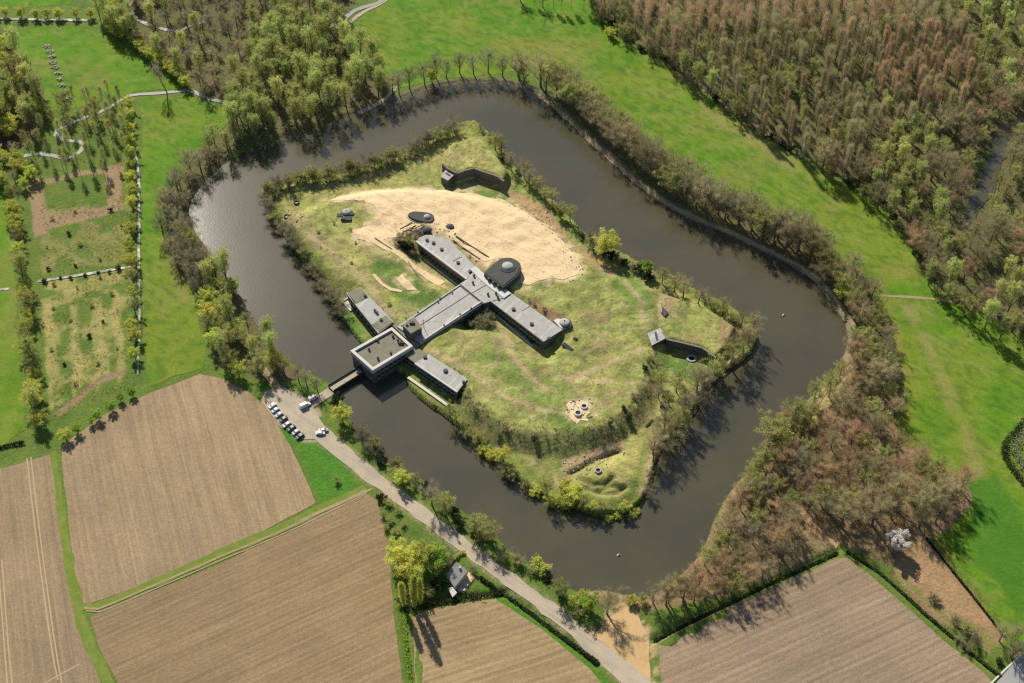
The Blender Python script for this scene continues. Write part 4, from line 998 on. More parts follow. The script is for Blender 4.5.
def twigcrown(r, pts, dr, n, tl, tw, spread, upb):
    i = r.integers(0, len(pts), n); b = pts[i]+r.normal(size=(n, 3))*tl*.25
    d = dr[i]/(np.linalg.norm(dr[i], axis=1)[:, None]+1e-6)+r.normal(size=(n, 3))*spread; d[:, 2] += upb
    return slivers(b, d, tl, tw, r)
def leafcrown(r, pts, n, size, sig):
    # leaves gather in clumps round a subset of limb points
    cl = pts[r.integers(0, len(pts), max(10, len(pts)//2))]
    wts = r.random(len(cl))**.7; wts /= wts.sum()
    i = r.choice(len(cl), n, p=wts)
    d = r.normal(size=(n, 3)); d /= np.linalg.norm(d, axis=1)[:, None]
    c = cl[i]+d*(sig*(.35+.75*r.random(n)))[:, None]*np.array([1, 1, .75])
    return leaves(c, size, r)
def join(parts):
    V = []; T3 = []; o = 0
    for v, t in parts:
        V.append(v)
        if t.shape[1] == 4: t = np.concatenate([t[:, [0, 1, 2]], t[:, [0, 2, 3]]])
        T3.append(t+o); o += len(v)
    return np.concatenate(V), np.concatenate(T3)
 # name: (object name, category, h, w, first limb, limbs, up, trunk r, twigs n/len/width, leaves n/size/sigma, crown material, bark)
KIND = {
 'bare':    ('bare_tree','bare tree',13.5,12,.2,15,.85,.42,(3300,1.6,.06),(0,0,0),'twig','bark'),
 'barebig': ('bare_tree','bare tree',16.5,14.5,.22,18,.85,.52,(5000,1.7,.065),(0,0,0),'twig','bark'),
 'baregrey':('bare_tree','bare tree',13,10,.2,14,1.0,.36,(2600,1.6,.06),(0,0,0),'twig_grey','bark'),
 'olive':   ('budding_tree','budding tree',12.5,10.5,.18,15,.85,.36,(2000,1.5,.06),(1100,.34,.9),'twig_olive','bark'),
 'poplar':  ('plantation_poplar','poplar',23,3.6,.2,26,3.6,.26,(1700,2.3,.065),(0,0,0),'twig_russet','bark_pale'),
 'poplargrey':('plantation_poplar','poplar',22,3.6,.2,26,3.6,.26,(1500,2.3,.065),(0,0,0),'twig','bark_pale'),
 'green':   ('green_tree','green tree',21,8,.14,28,2.1,.34,(1600,1.7,.06),(3000,.34,.9),'leaf_green','bark'),
 'willow':  ('willow','willow',9.5,9.5,.12,18,.7,.34,(700,1.3,.07),(4200,.36,1.2),'leaf_yellow','bark'),
 'fresh':   ('leafy_tree','leafy tree',10,9,.12,16,.7,.28,(500,1.3,.07),(4000,.36,1.2),'leaf_fresh','bark'),
 'thin':    ('young_poplar','young poplar',17,3.8,.3,16,1.9,.12,(1300,1.4,.055),(420,.3,.7),'twig_olive','bark_pale'),
 'lombardy':('lombardy_poplar','poplar',25,2.6,.06,34,4.0,.35,(2200,1.5,.07),(3600,.36,.7),'leaf_yellow','bark'),
 'barerusset':('bare_tree','bare tree',13.5,12,.2,15,.85,.42,(3500,1.6,.06),(0,0,0),'twig_russet','bark'),
 'blossom': ('blossoming_cherry','cherry tree',11,11,.12,20,.7,.3,(600,1.2,.06),(14000,.40,1.2),'blossom','bark'),
 'shrub':   ('shrub','shrub',2.6,4.8,.03,10,.55,.08,(1100,.8,.05),(450,.3,.7),'twig_olive','bark'),
 'shrubgrey':('shrub','shrub',2.8,5.0,.03,10,.55,.08,(1700,.9,.05),(0,0,0),'twig_grey','bark'),
 'shrubdark':('shrub','shrub',2.3,4.6,.03,10,.55,.08,(500,.7,.06),(1200,.32,.7),'leaf_dark','bark'),
 'shrubyellow':('shrub','shrub',2.8,5.0,.03,10,.55,.1,(400,.8,.06),(1300,.34,.8),'leaf_yellow','bark'),
}
PROTO = {}
def proto(kind, nv=4):
    if kind not in PROTO:
        nm, cat, h, w_, first, nl, up, tr, tw, lv, cm, bk_ = KIND[kind]; L = []
        for s in range(nv):
            r = np.random.default_rng(hash_(kind)+s)
            m, pts, dr = skeleton(r, h, w_, first, nl, up, tr, lean=.025)
            ps = [twigcrown(r, pts, dr, tw[0], tw[1], tw[2], .75, .25)]
            if lv[0]: ps.append(leafcrown(r, pts, lv[0], lv[1], lv[2]))
            V, T_ = join(ps)
            cme = npmesh('crown', V, T_); cme.materials.append(M[cm])
            tme = m.mesh('trunk'); tme.materials.append(M[bk_])
            L.append((tme, cme, V, T_))
        PROTO[kind] = L
    return PROTO[kind]
def hash_(s): return sum(ord(c)*(i+3)*131 for i, c in enumerate(s)) % 100000
tr_rng = random.Random(99)
COUNT = {}
TREEPOS = []
def tree(kind, x, y, label, group=None, hs=1.0, ws=None, z=None, tilt=.03):
    tme, cme = tr_rng.choice(proto(kind))[:2]
    nm, cat = KIND[kind][:2]
    o = bpy.data.objects.new(nm, None); C.objects.link(o)
    ws = ws or hs
    o.location = (x, y, (H1(x, y) if z is None else z)); o.rotation_euler = (tr_rng.gauss(0, tilt), tr_rng.gauss(0, tilt), tr_rng.random()*6.28)
    o.scale = (ws, ws, hs)
    o['label'] = label; o['category'] = cat
    if group: o['group'] = group
    a = bpy.data.objects.new('trunk', tme); C.objects.link(a); a.parent = o
    b = bpy.data.objects.new('crown', cme); C.objects.link(b); b.parent = o
    COUNT[nm] = COUNT.get(nm, 0)+1
    TREEPOS.append((x, y, ws*KIND[kind][3]))
    return o
ONES = ['','first','second','third','fourth','fifth','sixth','seventh','eighth','ninth','tenth','eleventh','twelfth','thirteenth','fourteenth','fifteenth','sixteenth','seventeenth','eighteenth','nineteenth']
TENS = {8:('eightieth','eighty'),9:('ninetieth','ninety'),2:('twentieth','twenty'),3:('thirtieth','thirty'),4:('fortieth','forty'),5:('fiftieth','fifty'),6:('sixtieth','sixty'),7:('seventieth','seventy')}
def ordi(n):
    if n < 20: return ONES[n]
    t, o = divmod(n, 10); return TENS[t][0] if o == 0 else TENS[t][1]+'-'+ONES[o]
def pickk(ks): 
    return tr_rng.choices([k for k, _ in ks], [w_ for _, w_ in ks])[0]
def row(px, ks, gap, lab, group, h=(.8, 1.15), jit=.8, zf=.0, skip=0.0, z0=0.0, side=0.0):
    "lab has {o} for the ordinal; px are image points of the trunks' feet"
    w_ = catmull([P2(a, b, z0) for a, b in px], 1.0); acc = 0; pos = []; last = np.array(w_[0]); nxt = 0
    for p, q in zip(w_[:-1], w_[1:]):
        d = math.dist(p, q); acc += d
        if acc >= nxt:
            t = np.array(q)-np.array(p); t = t/(np.linalg.norm(t)+1e-9); nrm = np.array([-t[1], t[0]])
            if tr_rng.random() >= skip: pos.append(np.array(q)+nrm*side+np.array([tr_rng.gauss(0, jit), tr_rng.gauss(0, jit)]))
            nxt = acc+gap*tr_rng.uniform(.75, 1.3)
    for i, p in enumerate(pos):
        s = tr_rng.uniform(*h)
        k = pickk(ks)
        tree(k, p[0], p[1], lab.format(o=ordi(i+1), k=KIND[k][1]), group, s, s*tr_rng.uniform(.88, 1.12))
FOOT = [[P2(a, b, 7.6) for a, b in q] for q in (((397,326.5),(459.5,284.2),(482.8,303),(421.5,343.5)),((460,283.2),(416,241),(426,234),(453,237),(477,266),(521,262),(522,272),(511,293),(562.6,329.6),(544,341.3),(491.5,301)),
  ((346.7,293.3),(360.8,287.3),(394,322),(378.5,333)),((402.5,353.5),(415.6,346.6),(467.6,378.9),(457.2,392)),((350,350),(372,370),(413,346),(392,327)))]
def cell_labels(Q, lab, tgt=9):
    "single a tree out inside its stand: depth strip, then place from the left"
    n = len(Q); out = [None]*n; lab = lab.split('|')[0]
    ns = max(1, int(round(math.sqrt(n/6))))
    o = np.argsort(-Q[:, 1]); strips = np.array_split(o, ns)
    for si, st in enumerate(strips):
        st = st[np.argsort(Q[st, 0])]
        for k, i in enumerate(st):
            out[i] = ordi(k+1)+' from left'+(' in '+(ordi(si+1)+' rank' if si else 'front rank') if ns > 1 else '')+', '+lab
    return out
def scatter(px, ks, gap, lab, group, h=(.8, 1.15), zc=.45, limit=None, z0=0.0, tries=40, seed=0):
    "px: outline of the visible crowns; feet are found from the crowns' mid height"
    rr = random.Random(seed+hash_(group)); hh = KIND[ks[0][0]][2]*zc
    poly = [P2(a, b, z0+hh) for a, b in px]; A = np.array(poly); x0, y0 = A.min(0); x1, y1 = A.max(0)
    N = int((x1-x0)*(y1-y0)/(gap*gap)*6)
    cand = np.array([(rr.uniform(x0, x1), rr.uniform(y0, y1)) for _ in range(N)])
    cand = cand[sdist(cand[:, 0], cand[:, 1], poly) > 0]
    kept = []
    for c in cand:
        if all((c[0]-k[0])**2+(c[1]-k[1])**2 > gap*gap*.72 for k in kept): kept.append(c)
    kept = [k for k in kept if sdist(np.array([k[0]]), np.array([k[1]]), OUTW)[0] < -1.0 or sdist(np.array([k[0]]), np.array([k[1]]), INW)[0] > .5]
    kept = [k for k in kept if all(sdist(np.array([k[0]]), np.array([k[1]]), f)[0] < -1.2 for f in FOOT)]
    n_ = len(kept)
    if n_ > 1:
        Q = np.array([toPix(k[0], k[1], 3) for k in kept]); lo, hi = np.percentile(Q, 2, 0), np.percentile(Q, 98, 0)
        order_ = cell_labels(Q, lab)
    else: order_ = [lab]
    for p, lb in zip(kept, order_):
        s = tr_rng.uniform(*h); k = pickk(ks)
        tree(k, p[0], p[1], lb, group, s, s*tr_rng.uniform(.85, 1.15))
    return kept
def stuffwood(name, pts, ks, lab, h=(.8, 1.15)):
    VV = []; TT = []; o = 0; VT = MB()
    for (x, y) in pts:
        k = pickk(ks); V, T_ = tr_rng.choice(proto(k))[2:]; s = tr_rng.uniform(*h); a = tr_rng.random()*6.28
        c, sn = math.cos(a)*s, math.sin(a)*s
        V2 = np.stack([V[:, 0]*c-V[:, 1]*sn+x, V[:, 0]*sn+V[:, 1]*c+y, V[:, 2]*s], 1)
        sel = tr_rng.random()
        T2 = T_[::2]*1
        VV.append(V2); TT.append(T2+o); o += len(V2)
        VT.tube([(x, y, -.5), (x, y, 8*s), (x, y, 16*s)], [.26, .2, .05], 5)
    V = np.concatenate(VV); T_ = np.concatenate(TT)
    me_ = npmesh(name, V, T_); o_ = link(name, me_, M[KIND[ks[0][0]][10]]); tag(o_, lab, 'woodland', None, 'stuff')
    tk = VT.build('trunks', M['bark_pale'], o_)
    return o_

# --- trees on the outer bank
BB = [('bare', 3), ('baregrey', 1.5), ('olive', 3)]
row([(398,95),(425,84),(455,76),(490,75),(520,79),(532,86)], [('baregrey', 3), ('bare', 1), ('olive', .5)], 7.5, '{o} bare tree from the left on the far bank beside the top meadow', 'bare trees along the top bank of the moat', (.85, 1.1))
tree('willow', *P2(432,82,0), 'small yellow-green willow among the bare trees at the top bank', None, .85)
row([(536,88),(560,106),(590,135),(622,164),(656,192),(692,213),(730,228),(766,246),(800,262),(826,283)], BB, 7.2, '{o} bare tree from the top, meadow side of the right-hand moat bank', 'bare trees on the right-hand bank, meadow side', (1.1, 1.5), side=4)
row([(545,96),(575,122),(607,152),(640,182),(675,204),(712,223),(750,240),(786,257),(815,275)], BB, 8, '{o} bare tree from the top, middle line of the right-hand moat bank', 'bare trees on the right-hand bank, middle line', (1.05, 1.4), side=8.5)
row([(548,92),(580,118),(612,148),(645,177),(680,199),(716,218),(754,235),(790,252),(820,270)], BB, 8, '{o} bare tree from the top, outermost line of the right-hand moat bank', 'bare trees on the right-hand bank, outermost line', (.8, 1.1), side=13)
tree('barebig', *P2(519,80,0), 'broad bare tree standing above the top corner of the moat', None, .85)
row([(815,275),(832,291),(846,308),(855,326),(856,344),(846,366),(828,388),(812,410),(792,430),(774,450),(757,477),(738,507),(721,537),(708,560),(690,580)], [('olive', 3), ('barerusset', 2), ('bare', 1.5), ('willow', .5)], 7.0, '{o} overhanging tree from the top on the outer bank\'s right end', 'overhanging trees on the outer bank\'s right end', (.7, 1.1), jit=1.6, side=1.5, skip=.15)
scatter([(822,250),(850,262),(873,292),(885,325),(893,345),(898,372),(870,372),(852,345),(850,318),(835,290),(815,268)], [('bare', 3), ('olive', 2.2), ('barerusset', .6)], 7.5, 'bare tree at the moat\'s right end', 'bare trees in the belt at the right end of the moat', (.8, 1.05))
scatter([(862,345),(895,350),(899,400),(893,425),(860,420),(835,410),(850,385)], [('barebig', 1), ('bare', 2), ('olive', 2), ('barerusset', 1.5)], 8.2, 'tall bare tree below the moat\'s right end', 'bare trees beside the meadow below the right end', (.8, 1.0))
scatter([(835,410),(893,425),(905,445),(940,463),(970,480),(965,505),(930,520),(905,515),(880,518),(860,535),(835,520),(800,500),(815,470)], [('barebig', 1.5), ('bare', 2), ('olive', 2.6), ('barerusset', 2.5), ('green', .3)], 7.9, 'bare tree of the lower right grove', 'bare trees in the lower right grove', (.85, 1.05))
scatter([(812,445),(835,412),(812,400),(780,425),(762,455),(742,485),(728,515),(715,545),(690,580),(660,600),(700,605),(740,585),(780,560),(800,520)], [('bare', 1.5), ('baregrey', 1), ('olive', 2), ('barerusset', 2), ('willow', .3)], 7.2, 'bare tree on the leaf-strewn bank', 'bare trees on the leaf-strewn lower right bank', (.7, 1.0))
scatter([(740,470),(760,440),(790,415),(805,405),(800,420),(775,445),(755,475)], [('shrubyellow', 1), ('shrub', 2), ('olive', 1)], 5, 'shrub at the lower right water edge', 'shrubs overhanging the lower right water edge', (.9, 1.6))
bx, by = P2(893,549,0)
bx, by = P2(893,549,0)
for o_ in [o for o in list(C.objects) if o.type == 'EMPTY' and o.get('category') in ('bare tree','budding tree','green tree','leafy tree')]:
    dx, dy = o_.location.x-bx, o_.location.y-by
    if abs(dx+dy*-.35) < 8 and -6 < dy < 15:
        for c_ in list(o_.children): bpy.data.objects.remove(c_)
        bpy.data.objects.remove(o_)
tree('blossom', bx, by, 'white blossoming cherry tree beside the ploughed corner', None, .9, .92)
for a, b, k, s, lab in ((607,614,'bare',1.0,'spreading bare tree casting its shadow over the sandy road verge'),(589,608,'fresh',.9,'rounded fresh green tree left of the spreading bare tree'),
   (666,605,'bare',.95,'bare tree with a dark trunk right of the grassy corner'),(683,602,'barebig',.8,'bare tree with twin shadows near the dark hedge'),(653,603,'baregrey',.8,'slim grey bare tree at the lowest water edge'),
   (560,596,'olive',.85,'budding tree at the water edge left of the fresh green tree'),(631,603,'shrubyellow',1.1,'low yellow-green bush at the bottom tip of the moat'),(643,602,'shrub',1.1,'low olive bush at the bottom tip of the moat'),
   (403,485,'willow',.8,'bright yellow willow leaning over the lower left bank'),(343,422,'willow',.95,'bright yellow willow between the bridge and the road'),
   (432,505,'baregrey',.95,'grey bare tree over the lower left bank'),(446,515,'olive',.8,'olive budding tree beside the grey bare one on the lower left bank'),
   (490,542,'olive',.95,'olive tree above the house on the moat side of the road'),(474,535,'olive',.9,'smaller olive tree left of its olive neighbour above the house'),
   (362,442,'baregrey',.8,'grey bare tree below the bright willow by the road')):
    tree(k, *P2(a, b, 0), lab, None, s)
row([(338,398),(352,418),(370,445),(393,468),(424,490),(456,514),(482,536),(516,562),(546,586),(568,602),(582,614)], [('shrubdark', 2), ('shrub', 3), ('shrubgrey', 2), ('shrubyellow', 1)], 4.6, '{o} bush down the strip between the road and the lower moat', 'bushes between the road and the lower moat', (.8, 1.7), jit=1.6, skip=.3)
row([(350,424),(382,462),(418,482),(455,508),(500,545),(548,584)], [('shrub', 2), ('shrubgrey', 2), ('shrubdark', 1)], 5.2, '{o} waterside bush down the lower left bank of the moat', 'waterside bushes on the lower left bank', (.7, 1.3), jit=1.2, skip=.4)
row([(286,372),(296,380),(308,388),(320,394)], [('baregrey', 2), ('olive', 1)], 6, '{o} thin tree from the left beside the bridge head', 'thin trees beside the bridge head', (.55, .8))
# left bank
scatter([(200,272),(222,265),(240,288),(262,322),(280,350),(284,362),(258,376),(240,376),(215,350),(203,310)], [('willow', 2.2), ('green', .9), ('olive', 2)], 7, 'yellow-green tree of the left bank thicket', 'yellow-green thicket on the left bank', (.75, 1.05))
scatter([(165,185),(185,160),(205,148),(215,155),(192,185),(185,215),(198,245),(215,268),(195,290),(176,262),(160,225)], [('baregrey', 3), ('bare', 2), ('olive', .5)], 6.2, 'bare tree round the moat\'s left end', 'bare trees round the left end of the moat', (.7, 1.0))
scatter([(205,140),(230,125),(262,140),(240,150),(215,160)], [('olive', 2), ('green', 1)], 7, 'budding tree at the upper left shore', 'budding trees at the upper left shore', (.7, .95))
# upper left wood
scatter([(228,75),(250,45),(270,10),(300,-10),(335,8),(350,35),(372,48),(388,75),(380,92),(345,110),(300,128),(250,140),(225,115)], [('green', 4), ('olive', .8)], 8.0, 'tall grey-green tree above the moat', 'tall grey-green wood above the upper left shore', (.7, 1.15), zc=.55)
row([(392,95),(405,93)], [('bare', 1)], 9, '{o} slim bare tree from the left at the end of the upper wood', None, (.9, 1.0))
scatter([(120,-30),(350,-30),(345,5),(320,20),(270,5),(250,40),(228,70),(232,98),(205,95),(190,75),(160,55),(135,38),(122,15)], [('bare', 2.2), ('baregrey', 2), ('green', 1.6), ('willow', .6)], 9.5, 'tree of the upper left marsh wood', 'mixed trees in the upper left marsh wood', (.7, .95))
row([(118,33),(130,42),(143,53),(156,62),(168,71),(179,80),(188,88)], [('willow', 3), ('green', .4)], 6, '{o} tree down the diagonal row right of the upper left meadow', 'diagonal row right of the upper left meadow', (.75, .95))
row([(-20,17),(10,17),(40,18),(70,18.5),(92,18)], [('willow', 1)], 7.5, '{o} pollard willow from the left along the white canal', 'pollard willows along the white canal', (.6, .75), jit=.4)
scatter([(95,5),(120,2),(130,20),(120,35),(100,25)], [('willow', 2), ('green', 1)], 7, 'yellow-green tree where the canal bends', 'yellow-green trees where the canal bends', (.8, 1))
scatter([(-25,35),(2,32),(15,48),(30,70),(42,92),(40,105),(20,125),(-25,130)], [('green', 2), ('willow', 2), ('olive', 2)], 7, 'tree of the yellowish left edge wood', 'yellowish wood at the left edge', (.8, 1.1))
scatter([(25,110),(55,108),(75,90),(118,85),(126,120),(122,160),(95,170),(60,165),(25,160)], [('thin', 5), ('olive', .5)], 8, 'thin poplar round the winding stream', 'thin young poplars round the winding stream', (.75, 1.1))
scatter([(-20,150),(15,150),(35,172),(20,185),(-20,175)], [('willow', 2), ('baregrey', 1)], 7, 'tree beside the left end of the winding stream', 'trees beside the left end of the stream', (.6, .9))
tree('baregrey', *P2(167,92.5,0), 'lone bare leaning tree by the stream between the two left meadows', None, 1.5, .8, tilt=0).rotation_euler = (.02, -.22, .3)
row([(129,108),(131,140),(132,180),(133,220),(133,260),(134,300),(135,340),(136,372)], [('willow', 3), ('olive', .6)], 10.5, '{o} tree from the top beside the thin white ditch', 'trees along the thin white ditch', (.6, .82), jit=.5)
row([(12,200),(17,230),(22,262),(27,300),(31,345),(35,390),(40,432)], [('willow', 3), ('olive', 2), ('green', .6)], 6.2, '{o} tree from the top in the long left-hand row', 'long row at the left edge of the allotments', (.7, .95), jit=.8)
row([(65,441),(78,433),(92,424),(103,417),(113,409),(130,396),(140,390)], [('fresh', 1), ('willow', .6)], 5.2, '{o} small round tree from the left on the upper edge of the ploughed field', 'small round trees on the ploughed field edge', (.42, .6), jit=.4)
row([(44,282),(62,279.5),(78,277),(95,274.5),(108,272),(120,270)], [('shrubdark', 1)], 5, '{o} small bush from the left along the short white ditch', 'small bushes along the short ditch', (.4, .7), jit=.4)
scatter([(40,215),(130,200),(132,350),(55,395)], [('shrub', 2), ('shrubdark', 1)], 13, 'small bush on the rough allotments', 'small bushes on the rough allotments', (.3, .6), zc=.3)
# house garden
for a, b, k, s, lab in ((408,575,'willow',1.5,'large round golden willow nearest the ploughed field, left of the house'),(425,566,'willow',1.25,'large golden willow between its bigger neighbour and the road'),
   (398,562,'willow',1.15,'golden willow at the upper left of the garden clump'),(437,566,'fresh',1.1,'bright green tree in the garden clump'),(445,562,'shrubgrey',1.8,'grey bush between the green garden tree and the road'),
   (404,607,'lombardy',.85,'left of the slim columnar poplars at the field corner'),(415,610,'lombardy',1.05,'tallest of the slim columnar poplars at the field corner'),(421,605,'lombardy',.85,'right of the slim columnar poplars at the field corner'),
   (437,588,'shrubdark',1.3,'dark bush in the lower garden left of the shed'),(473,572,'shrubgrey',.9,'small grey tree-like bush beside the house terrace'),(428,596,'shrub',1.2,'olive bush beside the slim poplars in the garden')):
    tree(k, *P2(a, b, 0), lab, None, s)
scatter([(380,495),(395,505),(410,520),(395,540),(385,530)], [('shrub', 1), ('shrubdark', 1)], 4.5, 'green bush at the road fork above the golden willows', 'bushes at the road fork', (.6, .9))
tree('shrub', *P2(337,482,0), 'lone bush on the grassy triangle by the car park', None, .8)
# island shore
row([(266,196),(285,188),(305,183),(330,179),(355,174),(380,168),(405,157),(430,145),(455,133)], [('shrubgrey', 3), ('shrub', 2)], 3.4, '{o} grey thicket from the left on the top left shore of the island', 'thicket on the island\'s top left shore', (1.2, 2.2), jit=.9)
row([(268,197),(300,185),(345,176),(395,162),(430,146)], [('baregrey', 2), ('olive', 1)], 11, '{o} slim bare tree from the left above the thicket on the island\'s top left shore', 'slim trees above the island\'s top left thicket', (.55, .7))
row([(265,203),(276,222),(290,243),(304,262),(318,282),(330,299),(342,317)], [('shrubgrey', 3), ('shrub', 1)], 3.6, '{o} grey bush from the top on the left shore of the island', 'grey bushes on the island\'s left shore', (1.2, 2.1), jit=.6)
row([(478,131),(495,148),(512,170),(530,188),(548,205),(562,217),(575,228)], [('baregrey', 2), ('olive', 2), ('shrubgrey', 2), ('shrubdark', .6)], 4.2, '{o} low tree from the top on the island\'s upper right shore', 'low trees on the island\'s upper right shore', (.6, .85), jit=.8)
tree('fresh', *P2(561,219,1), 'small dark green round tree on the upper right shore of the island', None, .5)
tree('willow', *P2(604,256,1), 'bright yellow-green willow overhanging the upper right shore of the island', None, 1.45)
tree('baregrey', *P2(590,246,1), 'grey bare tree left of the bright willow on the island', None, .7)
row([(583,240),(598,254),(615,262),(632,272),(650,282)], [('shrubgrey', 2), ('shrubdark', 2)], 4, '{o} dark bush around the foot of the bright island willow', 'dark bushes by the bright island willow', (.9, 1.4), jit=.7)
for a, b, k, s, lab in ((646,274,'fresh',.75,'fresh green tree right of the bright willow on the island'),(662,284,'olive',.72,'olive tree third right of the bright island willow'),(674,292,'olive',.85,'broad olive-brown tree on the island shore'),
   (683,298,'bare',.8,'bare brown tree on the island shore above the right-hand casemate'),(698,304,'bare',.72,'bare brown tree left of the russet one on the island shore'),(722,316,'olive',.8,'orange-brown budding tree on the island shore near the right tip'),
   (741,328,'bare',.72,'bare tree at the right tip of the island'),(753,331,'bare',.8,'outermost bare tree at the right tip of the island'),(748,345,'bare',.8,'lower bare tree at the right tip of the island'),(736,352,'baregrey',.75,'grey bare tree just below the right tip of the island')):
    tree(k, *P2(a, b, 1), lab, None, s)
row([(700,300),(712,308),(728,318),(742,326)], [('shrubgrey', 1), ('shrub', 1)], 4, '{o} bush between the trees near the island\'s right tip', 'bushes near the island\'s right tip', (.9, 1.3))
row([(740,355),(722,373),(706,388),(696,404),(684,420),(670,432),(660,444)], [('bare', 2), ('olive', 1.6), ('baregrey', 1)], 6.2, '{o} overhanging tree from the top on the island\'s lower right shore', 'overhanging trees on the island\'s lower right shore', (.85, 1.25), jit=1.2)
scatter([(655,372),(680,372),(690,385),(672,400),(658,390)], [('olive', 2), ('bare', 1)], 6, 'thin budding tree on the slope below the right-hand casemate', 'thin budding trees below the right-hand casemate', (.5, .75), z0=2)
tree('bare', *P2(653,454,1), 'reddish-brown bare tree at the island\'s lower right corner', None, .95)
row([(655,462),(652,476),(648,490),(642,502)], [('baregrey', 2), ('shrubgrey', 2), ('bare', 1)], 4, '{o} bare tree from the top down the bottom corner of the island', 'bare trees down the bottom corner of the island', (.6, .95), jit=.7)
row([(634,510),(618,513),(600,513),(580,508)], [('shrubyellow', 2), ('shrub', 2)], 3.6, '{o} yellowish bush from the right at the bottom tip of the island', 'yellowish bushes at the island\'s bottom tip', (.9, 1.4), jit=.7)
for a, b, s, lab in ((574,499,1.7,'largest'),(565,492,1.4,'upper left'),(570,504,1.4,'lowest')): tree('shrubyellow', *P2(a, b, 1), lab+' big yellow bush left of the trenches at the bottom of the island', 'big yellow bushes at the island\'s bottom', s)
row([(566,505),(545,498),(520,482),(500,463),(480,444),(462,430),(445,418)], [('olive', 2.4), ('shrubyellow', 1), ('willow', 1.4), ('baregrey', .6)], 4.6, '{o} budding bush-like tree from the bottom along the island\'s lower left shore', 'budding growth along the island\'s lower left shore', (.55, .8), jit=.8)
row([(470,405),(490,424),(515,438),(550,445),(585,442),(610,432),(628,418),(640,400),(647,380),(652,358)], [('shrubdark', 1.5), ('shrubgrey', 3), ('shrub', 2)], 4.0, '{o} bramble bush from the left along the foot of the rampart', 'bramble bushes at the foot of the rampart', (.35, .75), jit=2.4, z0=4, skip=.4)
YL = ['dark bush in the southern barracks yard', 'dark bush behind the northern wing tip', 'dark bush by the central arm']
for l_ in ([(470,300),(478,302),(486,308),(490,318),(478,330),(468,322)], [(398,238),(414,240),(420,252),(408,254),(395,246)]):
    scatter(l_, [('shrubdark', 1), ('shrubgrey', 2), ('shrub', 1)], 3.0, YL[0], YL.pop(0)+'s', (.8, 1.5), zc=.2, z0=4, seed=int(l_[0][0]))
scatter([(522,298),(534,300),(556,318),(545,318)], [('shrubgrey', 2), ('shrub', 1)], 4, 'brown scrub behind the southern barracks wing', 'brown scrub behind the southern wing', (.4, .6), zc=.2, z0=6.5)
scatter([(300,225),(340,205),(395,315),(350,280)], [('shrub', 1)], 12, 'tiny bush scattered on the island\'s left rampart', 'tiny bushes on the left rampart', (.25, .45), zc=.2, z0=6)
# dry field and its corner
for a, b, k, s, lab in ((932,600,'shrubgrey',.9,'small grey bush in the middle of the dry brown field'),(937,603,'shrubgrey',.7,'second small grey bush beside the first in the dry field')):
    tree(k, *P2(a, b, 0), lab, None, s)
scatter([(955,620),(975,625),(985,645),(972,655),(958,640)], [('shrub', 2), ('olive', .5), ('shrubgrey', 2)], 4.5, 'bush at the lower corner of the dry field', 'bushes at the lower corner of the dry field', (.7, 1.1))
scatter([(1003,625),(1022,620),(1030,640),(1012,655),(1000,660)], [('bare', 1), ('shrubdark', 2), ('fresh', .5)], 6, 'tree beside the pale road in the lower right corner', 'trees beside the lower right road', (.5, .8))

# --- right-hand woodland
WOOD = [(585,-25),(1060,-25),(1060,345),(1010,332),(955,298),(925,268),(915,240),(890,208),(850,180),(805,155),(760,130),(705,80),(655,48),(600,12)]
RIVER = [P2(a, b) for a, b in ((1070,105),(1024,112),(998,122),(980,155),(965,190),(950,235),(958,250),(975,235),(990,205),(1003,165),(1012,142),(1070,130))]
wp = [P2(a, b, 9) for a, b in WOOD]
A = np.array(wp); ang = R(-6)
c, s_ = math.cos(ang), math.sin(ang)
cand = []
g1 = 7.6; g2 = 6.6
for i in range(-90, 90):
    for j in range(-90, 90):
        u = i*g1+tr_rng.gauss(0, 1.1); v = j*g2+tr_rng.gauss(0, 1.8)
        cand.append((200+u*c-v*s_, 600+u*s_+v*c))
cand = np.array(cand); d = sdist(cand[:, 0], cand[:, 1], wp); cand = cand[d > 0]
dr_ = sdist(cand[:, 0], cand[:, 1], RIVER); cand = cand[dr_ < -1.5]
cpx = np.stack(toPix(cand[:, 0], cand[:, 1], 9), 1)
PLANT = [(590,-40),(905,-40),(962,30),(978,100),(965,125),(915,125),(880,128),(858,170),(800,152),(745,118),(735,95),(700,70),(650,40)]
inpl = sdist(cpx[:, 0], cpx[:, 1], PLANT) > 0
inpl &= ~((vnoise(cand[:, 0], cand[:, 1], 10, 77) > .86) & (sdist(cpx[:, 0], cpx[:, 1], PLANT) > 0))
pl_ = cand[inpl]; plp = cpx[inpl]
order = np.argsort(-plp[:, 1])
sel = order[:285]; rest = order[285:]
ORNG = [(870,10),(905,15),(978,20),(985,100),(960,110),(900,110),(870,90)]
LATER = []
